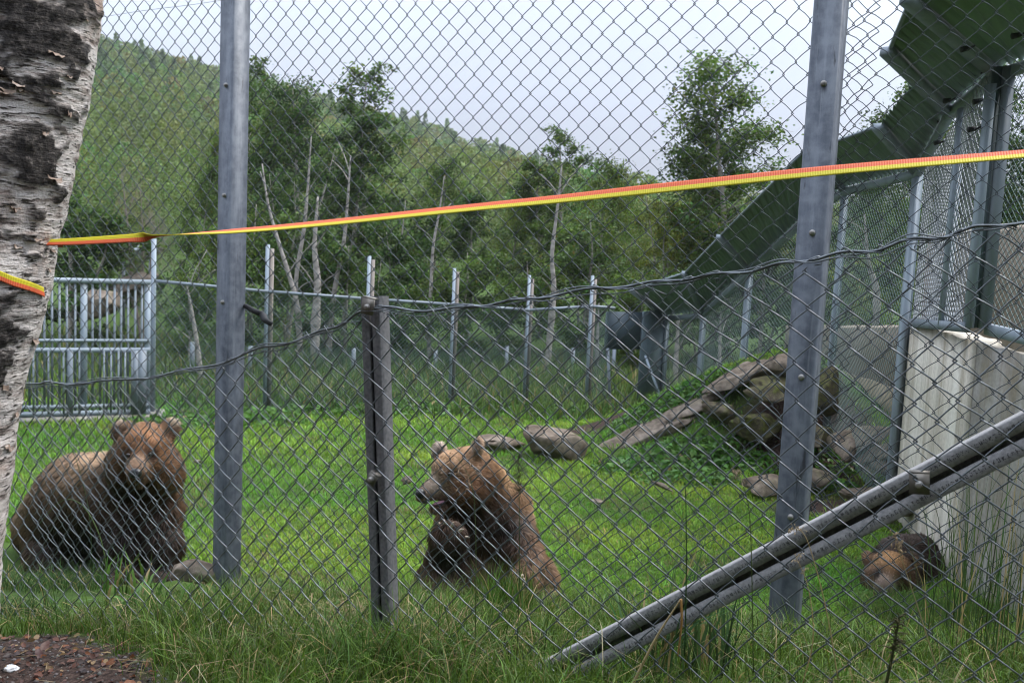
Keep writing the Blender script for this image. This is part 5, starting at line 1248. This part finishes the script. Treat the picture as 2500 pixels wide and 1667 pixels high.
def scatter(n, d0, d1, s0, s1, pw=1.0, keep=None):
    d = d0 + (d1 - d0) * r.random(n) ** pw; s = r.uniform(s0, s1, n); x = .467 * d + .884 * s; y = .884 * d - .467 * s
    if keep is not None: k = r.random(n) < keep(x, y); x, y = x[k], y[k]
    return np.stack([x, y, ground(x, y) - .004], -1)
parts = []
ng = lambda x, y: (1 - dirt_mask(x, y)) 
tuft = lambda x, y: (1 - dirt_mask(x, y)) * np.clip(.55 + .9 * vnoise(p3(x * 4.5, y * 4.5), 101), .05, 1)
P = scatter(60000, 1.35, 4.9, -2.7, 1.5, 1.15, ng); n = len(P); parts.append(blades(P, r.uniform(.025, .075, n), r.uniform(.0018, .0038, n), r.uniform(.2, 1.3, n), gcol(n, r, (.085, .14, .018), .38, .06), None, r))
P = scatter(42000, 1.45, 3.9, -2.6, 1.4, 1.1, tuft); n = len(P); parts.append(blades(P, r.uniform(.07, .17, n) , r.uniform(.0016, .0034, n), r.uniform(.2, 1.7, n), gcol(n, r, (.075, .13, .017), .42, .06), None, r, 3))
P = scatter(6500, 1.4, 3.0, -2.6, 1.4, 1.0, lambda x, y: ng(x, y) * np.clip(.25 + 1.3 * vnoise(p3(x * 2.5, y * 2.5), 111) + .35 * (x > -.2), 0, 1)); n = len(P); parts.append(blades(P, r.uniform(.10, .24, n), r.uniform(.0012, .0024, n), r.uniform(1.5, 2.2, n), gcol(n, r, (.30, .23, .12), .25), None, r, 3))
put('bank_grass', parts, 'tangled green grass with dry straw growing on the bank under the fences', 'grass')
def clump(c, rad, n, h0, h1, w0, w1, b0, b1, base, dry=.05, lean=None, segs=3, var=.36):
    a = r.random(n) * 2 * np.pi; q = rad * np.sqrt(r.random(n)); x = c[0] + q * np.cos(a); y = c[1] + q * np.sin(a)
    P = np.stack([x, y, ground(x, y) - .005], -1); return blades(P, r.uniform(h0, h1, n), r.uniform(w0, w1, n), r.uniform(b0, b1, n), gcol(n, r, base, var, dry), lean, r, segs)
def tuft_thing(name, parts, label):
    mb = MB()
    for V, Q_, T_, C in parts: mb.add(V, Q_, T_, C)
    V0 = np.concatenate([p[0] for p in parts]); loc = (V0[:, 0].mean(), V0[:, 1].mean(), V0[:, 2].min()); o = mb.build(name, M['grass'], loc=loc); tag(o, label, 'grass tuft')
DG = (.065, .125, .017)
tuft_thing('grass_tuft', [clump((0.008, 3.291, 0.642), .105, 420, .10, .25, .0022, .004, .1, .75, DG), clump((-0.050, 3.028, 0.724), .16, 260, .06, .15, .0022, .0038, .1, .9, DG)], 'dense dark green tuft in front of the sitting bear')
tuft_thing('grass_tuft', [clump((0.460, 2.258, 0.949), .10, 46, .14, .36, .0035, .0065, .05, .5, (.045, .085, .03)), clump((0.406, 2.218, 0.954), .12, 60, .12, .3, .004, .008, .2, 1.0, (.05, .10, .03), .3)], 'clump of broad rush blades under the slanting brace')
tuft_thing('grass_tuft', [clump((-1.480, 3.836, 0.465), .12, 30, .12, .24, .008, .014, .05, .9, (.085, .165, .028), .12)], 'broad bladed bright green plant below the left bear')
tuft_thing('grass_tuft', [clump((-1.169, 3.153, 0.662), .15, 24, .10, .2, .008, .013, .4, 1.5, (.075, .15, .03), .1)], 'drooping broad green blades hanging over the edge of the path')
tuft_thing('grass_tuft', [clump((-0.844, 2.830, 0.754), .16, 420, .08, .2, .002, .0036, .3, 1.3, DG), clump((-0.866, 2.712, 0.777), .10, 160, .08, .16, .002, .0036, .3, 1.3, DG)], 'dark grass tuft at the foot of the left steel post')
tuft_thing('grass_tuft', [clump((2.258, 5.205, -0.002), .22, 900, .08, .24, .0014, .0028, .3, 1.5, DG), clump((2.024, 5.235, -0.001), .16, 420, .08, .2, .0014, .0028, .3, 1.5, DG), clump((2.559, 5.184, -0.002), .2, 700, .08, .25, .0014, .0028, .3, 1.5, DG)], 'fine tangled grass hiding the feet of the small bear')
tuft_thing('grass_tuft', [clump((1.235, 2.357, 0.940), .17, 110, .3, .62, .002, .0036, .02, .3, (.045, .08, .02), .15), clump((1.302, 2.737, 0.820), .12, 46, .3, .6, .0018, .0032, .02, .35, (.05, .085, .02), .2)], 'tall thin grass stalks in the bottom right in front of the grey wall')
tuft_thing('grass_tuft', [clump((-0.284, 2.332, 0.890), .17, 420, .1, .22, .0018, .0032, .3, 1.7, DG, .12), clump((-0.186, 2.244, 0.914), .14, 260, .1, .24, .0018, .0034, .4, 1.9, DG, .15)], 'grass tuft round the foot of the short channel post')
tuft_thing('grass_tuft', [clump((-1.831, 3.904, 0.441), .22, 700, .06, .16, .0016, .003, .3, 1.6, (.04, .085, .018), .12), clump((-1.559, 3.151, 0.645), .15, 300, .06, .15, .0016, .003, .3, 1.6, (.04, .085, .018), .12)], 'low grass tuft at the foot of the leaning birch')
# single stems
def stalk(pts, r0, col, label, heads=0, hc=(.36, .25, .16), hl=.016, spread=.03, span=(.7, 1.0), seed=0, name='grass_stalk'):
    P = pline(pts, 24); rr = np.random.default_rng(seed); mb = MB(); V_, Q_, T_ = tube(P, np.linspace(r0, r0 * .45, 24), 5); mb.add(V_, Q_, T_, col)
    for k in range(heads):
        f = rr.uniform(*span); i = int(f * 23); c = P[i]; dd = rr.normal(0, 1, 3) * (1, .6, .7); dd[2] += .5; e = c + dd / np.linalg.norm(dd) * spread * rr.uniform(.4, 1.1) * (1.25 - f * .6)
        V_, Q_, T_ = tube([c, (c + e) / 2 + (0, 0, .002), e], [r0 * .4, r0 * .35, r0 * .3], 3, False); mb.add(V_, Q_, None, np.array(hc) * .8)
        q = e + (rr.normal(0, .3), rr.normal(0, .3), rr.normal(-.2, .5)) * np.array(hl); V_, Q_, T_ = tube([e, lerp(e, q, .5), q], [r0 * .25, hl * .13, r0 * .15], 4); mb.add(V_, Q_, T_, np.array(hc) * rr.uniform(.7, 1.3))
    o = mb.build(name, M['grass'], loc=P[0]); tag(o, label, 'grass stalk'); return o
GS, TS = (.07, .10, .03), (.36, .25, .12)
stalk([(-0.052, 2.188, 0.995), (-0.057, 2.191, 1.168), (-0.066, 2.195, 1.328), (-0.080, 2.203, 1.401), (-0.109, 2.218, 1.444)], .0013, GS, 'slender grass stalk whose tan seed heads cross the sitting bear\'s face', 30, (.42, .29, .18), .012, .05, (.66, 1.0), 2)
stalk([(0.044, 2.194, 0.987), (0.041, 2.196, 1.190), (0.033, 2.200, 1.351), (0.026, 2.204, 1.472)], .0011, (.05, .075, .02), 'upright stalk with a fine dark cloud of seeds right of the sitting bear', 150, (.10, .10, .05), .004, .035, (.74, .99), 3)
stalk([(0.507, 1.893, 1.116), (0.495, 1.899, 1.273), (0.481, 1.907, 1.427), (0.464, 1.916, 1.490), (0.443, 1.927, 1.511)], .0013, GS, 'seed headed stalk in front of the right steel post', 26, (.36, .27, .18), .007, .022, (.80, 1.0), 4)
stalk([(0.649, 1.818, 1.141), (0.623, 1.832, 1.263), (0.592, 1.848, 1.369), (0.572, 1.858, 1.413), (0.548, 1.871, 1.416)], .0013, (.38, .29, .14), 'straw coloured stalk with drooping heads lying on the brace', 18, (.40, .30, .16), .010, .018, (.74, 1.0), 5)
stalk([(0.800, 1.738, 1.200), (0.761, 1.759, 1.314), (0.730, 1.775, 1.399), (0.715, 1.783, 1.442)], .0012, (.30, .24, .12), 'thin straw stalk crossing the small bear\'s head', 26, (.34, .25, .14), .012, .012, (.7, 1.0), 6)
stalk([(0.280, 1.990, 1.026), (0.321, 1.968, 1.143), (0.364, 1.946, 1.239)], .0036, (.46, .36, .20), 'thick broken straw slanting over the foot of the brace', 0, seed=7, name='broken_straw')
stalk([(0.364, 1.946, 1.239), (0.368, 1.943, 1.190), (0.367, 1.955, 1.116)], .0032, (.36, .20, .07), 'bent brown end of the thick broken straw', 0, seed=8, name='broken_straw')
stalk([(-1.398, 3.295, 0.741), (-1.411, 3.302, 0.940), (-1.453, 3.324, 1.089), (-1.502, 3.350, 1.181)], .0016, (.04, .075, .02), 'dark grass stalk rising across the left bear\'s back', 14, (.16, .12, .06), .008, .015, (.6, .8), 9)
stalk([(-1.247, 3.045, 0.728), (-1.250, 3.047, 0.861), (-1.280, 3.063, 0.961), (-1.348, 3.099, 1.038), (-1.434, 3.144, 1.035), (-1.532, 3.196, 0.937)], .0022, (.08, .13, .035), 'arching green grass stem in front of the left bear', 0, seed=10)
stalk([(0.382, 1.959, 1.115), (0.375, 1.962, 1.287), (0.369, 1.966, 1.388), (0.363, 1.969, 1.467)], .0018, (.03, .07, .018), 'dark upright blade standing alone left of the right steel post', 0, seed=11)
stalk([(0.576, 1.800, 1.138), (0.587, 1.794, 1.229), (0.574, 1.801, 1.321), (0.547, 1.815, 1.385)], .0012, (.40, .29, .14), 'bare straw stalk in front of the foot of the right post', 12, (.40, .30, .17), .009, .02, (.78, 1.0), 12)
stalk([(0.685, 1.686, 1.181), (0.692, 1.682, 1.258), (0.697, 1.680, 1.326)], .0034, (.05, .06, .02), 'coarse dark weed stem at the bottom right', 60, (.09, .08, .03), .008, .022, (.4, 1.0), 13, name='weed_stem')

# lawn
r = np.random.default_rng(41)
def lawn(n, y0, y1, hx, wx, base, pw=1.0, dry=.03, seed=0):
    y = y0 + (y1 - y0) * r.random(n) ** pw; x = r.uniform(-.62, .62, n) * y
    d = .467 * x + .884 * y; k = (d > 3.7) & (r.random(n) > soil_mask(x, y) * .95); x, y = x[k], y[k]; n = len(x)
    P = np.stack([x, y, ground(x, y) - .004], -1); pn = vnoise(p3(x * 1.4, y * 1.4), 55); p2 = .7 * vnoise(p3(x * 6, y * 6), 56) + .6 * vnoise(p3(x * 15, y * 15), 57)
    c = gcol(n, r, base, .18, dry) * (1 + .22 * pn + .30 * p2)[:, None]; c[:, 0] *= 1 + .30 * pn; c = np.where((vnoise(p3(x * 2.2, y * 2.2), 58) > .62)[:, None] & (r.random(n) < .5)[:, None], np.array((.20, .19, .07)) * (1 + .2 * r.normal(size=(n, 1))), c)
    hh = r.uniform(*hx, n) * (1 + .55 * p2).clip(.3, 2); return blades(P, hh, r.uniform(*wx, n) * (.6 + .07 * y), r.uniform(.3, 1.5, n), c.clip(.004, .8), None, r, 2)
LG = (.165, .305, .036)
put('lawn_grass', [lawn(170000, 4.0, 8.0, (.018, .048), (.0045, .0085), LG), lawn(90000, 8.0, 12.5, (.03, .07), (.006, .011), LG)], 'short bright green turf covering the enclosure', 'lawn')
# rough growth along and beyond the back fence
y = r.uniform(10.4, 16.5, 26000); x = r.uniform(-.62, .36, 26000) * y; P = np.stack([x, y, ground(x, y)], -1); n = len(P)
put('rough_grass', [blades(P, r.uniform(.08, .32, n) * (1 + .5 * vnoise(p3(x, y), 3)), r.uniform(.010, .018, n), r.uniform(.2, 1.2, n), gcol(n, r, (.085, .14, .03), .25, .10), None, r, 2)], 'rough taller grass growing along and behind the back fence', 'grass')
# leafy weeds
def weeds(cs, label):
    Vs, Cs = [], []
    for (cx, cy, rad, n, h) in cs:
        a = r.random(n) * 2 * np.pi; q = rad * np.sqrt(r.random(n)); x = cx + q * np.cos(a); y = cy + q * np.sin(a) * .6
        P = np.stack([x, y, ground(x, y) + h * r.random(n) * (1 - (q / rad) ** 2)], -1)
        nn = r.normal(0, .55, (n, 3)) + (0, -.15, .8); nn /= np.linalg.norm(nn, axis=1)[:, None]; t = np.cross(nn, r.normal(0, 1, (n, 3))); t /= np.linalg.norm(t, axis=1)[:, None]; b = np.cross(nn, t); s = r.uniform(.018, .045, (n, 1))
        Vs.append(np.stack([P - t * s, P + b * s * .5 + nn * s * .15, P + t * s, P - b * s * .5 + nn * s * .15], 1).reshape(-1, 3)); Cs.append(np.repeat(gcol(n, r, (.075, .17, .028), .25, .01), 4, 0))
    V = np.concatenate(Vs); mb = MB(); mb.add(V, np.arange(len(V)).reshape(-1, 4), None, np.concatenate(Cs)); o = mb.build('broadleaf_weeds', M['grass']); tag(o, label, 'weeds', kind='stuff')
W_ = []
for p, rad, n, h in (((1.148, 8.464, 0.018), .5, 700, .09), ((1.487, 8.611, 0.073), .5, 800, .11), ((1.795, 8.534, 0.105), .45, 700, .12), ((1.518, 8.132, 0.009), .5, 600, .08), ((2.084, 8.392, 0.097), .3, 250, .07), ((2.674, 8.377, 0.145), .35, 350, .08), ((2.601, 7.993, 0.025), .3, 250, .06), ((1.382, 9.274, 0.352), .5, 500, .08), ((1.757, 9.286, 0.563), .4, 420, .1)): W_.append((p[0], p[1], rad, n, h))
weeds(W_, 'lush broad leaved weeds at the foot of the rock heap')
W_ = []
for px_ in ((-1.097, 10.866, -0.001), (-1.412, 10.524, -0.001), (-1.728, 10.574, -0.002), (-2.081, 10.353, -0.001), (-2.484, 9.900, -0.001), (-2.764, 9.719, -0.001), (-0.679, 10.715, -0.001), (-0.284, 10.946, -0.001), (0.175, 11.197, -0.001), (0.635, 11.047, -0.000), (1.107, 11.167, -0.000), (-3.034, 9.548, -0.002), (-3.222, 9.397, -0.002)): W_.append((px_[0], px_[1], .55, 520, .12))
weeds(W_, 'band of broad leaved weeds along the foot of the back fence')

# ---------------------------------------------------------------- path litter
r = np.random.default_rng(51)
def on_path(n, d0=.9, d1=1.95, x0=-2.1, x1=-.35):
    d = r.uniform(d0, d1, n); x = r.uniform(x0, x1, n); y = (d - .467 * x) / .884; k = dirt_mask(x, y) > .25; x, y = x[k], y[k]; return np.stack([x, y, ground(x, y)], -1)
P = on_path(5200); n = len(P); s = r.uniform(.002, .006, (n, 1)) * r.choice([1, 1, 1, 1.7], (n, 1)); O = np.array([(1, 0, 0), (-1, 0, 0), (0, 1, 0), (0, -1, 0), (0, 0, .7), (0, 0, -.7)])
q = O[None] * s[:, None] * r.uniform(.6, 1.3, (n, 6, 1)); az = r.random(n) * 6.28; q = np.stack([q[..., 0] * np.cos(az)[:, None] - q[..., 1] * np.sin(az)[:, None], q[..., 0] * np.sin(az)[:, None] + q[..., 1] * np.cos(az)[:, None], q[..., 2]], -1)
F8 = np.array([(0, 2, 4), (2, 1, 4), (1, 3, 4), (3, 0, 4), (2, 0, 5), (1, 2, 5), (3, 1, 5), (0, 3, 5)]); g_ = (.035 + .16 * r.random((n, 1)) ** 2.2) * np.array((1, .93, .88)) * (1 + .05 * r.normal(size=(n, 3)))
mb = MB(); mb.add((P[:, None] + q).reshape(-1, 3), None, (np.arange(n)[:, None, None] * 6 + F8[None]).reshape(-1, 3), np.repeat(g_.clip(.02, .5), 6, 0)); gv = mb.build('gravel', vcol('gravel_stone', .8)); tag(gv, 'fine grey gravel lying on the trodden path at the bottom left', 'gravel', kind='stuff')
def leaf_mesh(P, s, c, up=.8):
    n = len(P); nn = r.normal(0, .35, (n, 3)) + (0, 0, up); nn /= np.linalg.norm(nn, axis=1)[:, None]; t = np.cross(nn, r.normal(0, 1, (n, 3))); t /= np.linalg.norm(t, axis=1)[:, None]; b = np.cross(nn, t)
    prof = [(-1, 0), (-.55, .42), (0, .58), (.5, .40), (1, 0), (.5, -.40), (0, -.58), (-.55, -.42)]; V = [P[:, None] * 1 + nn[:, None] * .004]
    ring = np.stack([P + t * s * u + b * s * v * r.uniform(.75, 1.1, (n, 1)) + nn * (.004 + s * r.uniform(-.02, .42, (n, 1)) * (abs(v) > .1)) for u, v in prof], 1)
    Va = np.concatenate([(P + nn * .005)[:, None], ring], 1); F = np.array([(0, i, i % 8 + 1) for i in range(1, 9)])
    return Va.reshape(-1, 3), (np.arange(n)[:, None, None] * 9 + F[None]).reshape(-1, 3), np.repeat(c, 9, 0)
P = on_path(2600, .9, 2.15); n = len(P)
pal = np.array([(.085, .040, .030), (.13, .055, .035), (.22, .085, .038), (.06, .04, .035), (.26, .17, .08), (.15, .08, .06)]); c = pal[r.integers(0, 6, n)] * r.uniform(.7, 1.25, (n, 1))
V_, T_, C_ = leaf_mesh(P, r.uniform(.004, .015, (n, 1)), c); mb = MB(); mb.add(V_, None, T_, C_); ll = mb.build('leaf_litter', M['grass']); tag(ll, 'brown and rust coloured fallen leaves scattered over the path', 'leaf litter', kind='stuff')
for k, (p, s_, c_, lab) in enumerate([((-1.234, 2.571, 0.770), .020, (.10, .05, .045), 'dark plum coloured fallen leaf on the path at the left'), ((-1.078, 2.443, 0.797), .018, (.15, .07, .05), 'reddish brown fallen leaf left of the middle of the path'), ((-1.043, 2.543, 0.794), .016, (.30, .22, .10), 'tan round fallen leaf near the bent green blade'), ((-0.818, 2.397, 0.836), .017, (.32, .24, .11), 'yellowish tan fallen leaf beside the orange brown ones'), ((-0.813, 2.456, 0.826), .017, (.30, .12, .05), 'orange brown crumpled leaf on the path'), ((-0.732, 2.328, 0.852), .015, (.27, .10, .05), 'small orange leaf at the right end of the path'), ((-1.255, 2.650, 0.758), .022, (.13, .065, .05), 'curled brown leaf at the edge of the grass'), ((-1.252, 2.818, 0.730), .018, (.22, .15, .06), 'olive tan leaf lying under the grass edge'), ((-0.838, 2.584, 0.803), .014, (.26, .11, .06), 'small rusty leaf below the dark grass tuft'), ((-0.929, 2.345, 0.822), .016, (.35, .15, .06), 'bright orange leaf at the very bottom of the path')]):
    V_, T_, C_ = leaf_mesh(np.array([p]) + (0, 0, .003), np.array([[s_]]), np.array([c_])); mb = MB(); mb.add(V_, None, T_, C_); tag(mb.build('fallen_leaf', M['grass'], loc=p), lab, 'leaf', 'larger fallen leaves on the path')
for k, (p, s_, lab) in enumerate([((-0.979, 2.761, 0.761), .016, 'crumpled white scrap of paper in the grass edge'), ((-1.267, 2.489, 0.762), .020, 'whitish crumpled scrap at the bottom left corner'), ((-0.807, 3.007, 0.712), .016, 'white scrap half hidden in grass by the left steel post'), ((-2.113, 4.186, 0.353), .018, 'pale scrap caught in the grass by the birch')]):
    q = SV[:, :] * (1 + .35 * fbm(SV * 2.2 + k, 3, k)[:, None]) * (s_, s_ * .7, s_ * .5); o = obj('paper_scrap', mesh('paper_scrap', q, [SF], mat('white_scrap', (.62, .63, .64), .8), False), loc=np.array(p) + (0, 0, s_ * .4)); tag(o, lab, 'scrap')
mb = MB()
for k in range(46):
    p = on_path(3, 1.3, 2.1); 
    if not len(p): continue
    p = p[0]; a = r.random() * 6.28; l = r.uniform(.02, .07); mb.tube([p + (0, 0, .006), p + (math.cos(a) * l, math.sin(a) * l, .012)], [.0011, .0006], 4, c=np.array((.40, .30, .18)) * r.uniform(.6, 1.2))
tag(mb.build('dry_straw', M['grass']), 'short bits of dry straw strewn over the path', 'straw', kind='stuff')
# low slab edges on the lawn side of the bank

# ---------------------------------------------------------------- thin haze in the damp air
hm = bpy.data.materials.new('haze'); hm.use_nodes = True; hm.node_tree.nodes.clear()
ho = hm.node_tree.nodes.new('ShaderNodeOutputMaterial'); hv = hm.node_tree.nodes.new('ShaderNodeVolumePrincipled')
hv.inputs['Color'].default_value = (.93, .96, 1, 1); hv.inputs['Density'].default_value = .00055; hv.inputs['Anisotropy'].default_value = .2
hm.node_tree.links.new(hv.outputs[0], ho.inputs['Volume'])
zmin, zmax = float(Z.min()) - 1.0, float(Z.max()) + 12.0
mb = MB(); mb.box((0, 150, (zmin + zmax) / 2), (516, 376, zmax - zmin)); o = mb.build('haze', hm); o['kind'] = 'stuff'
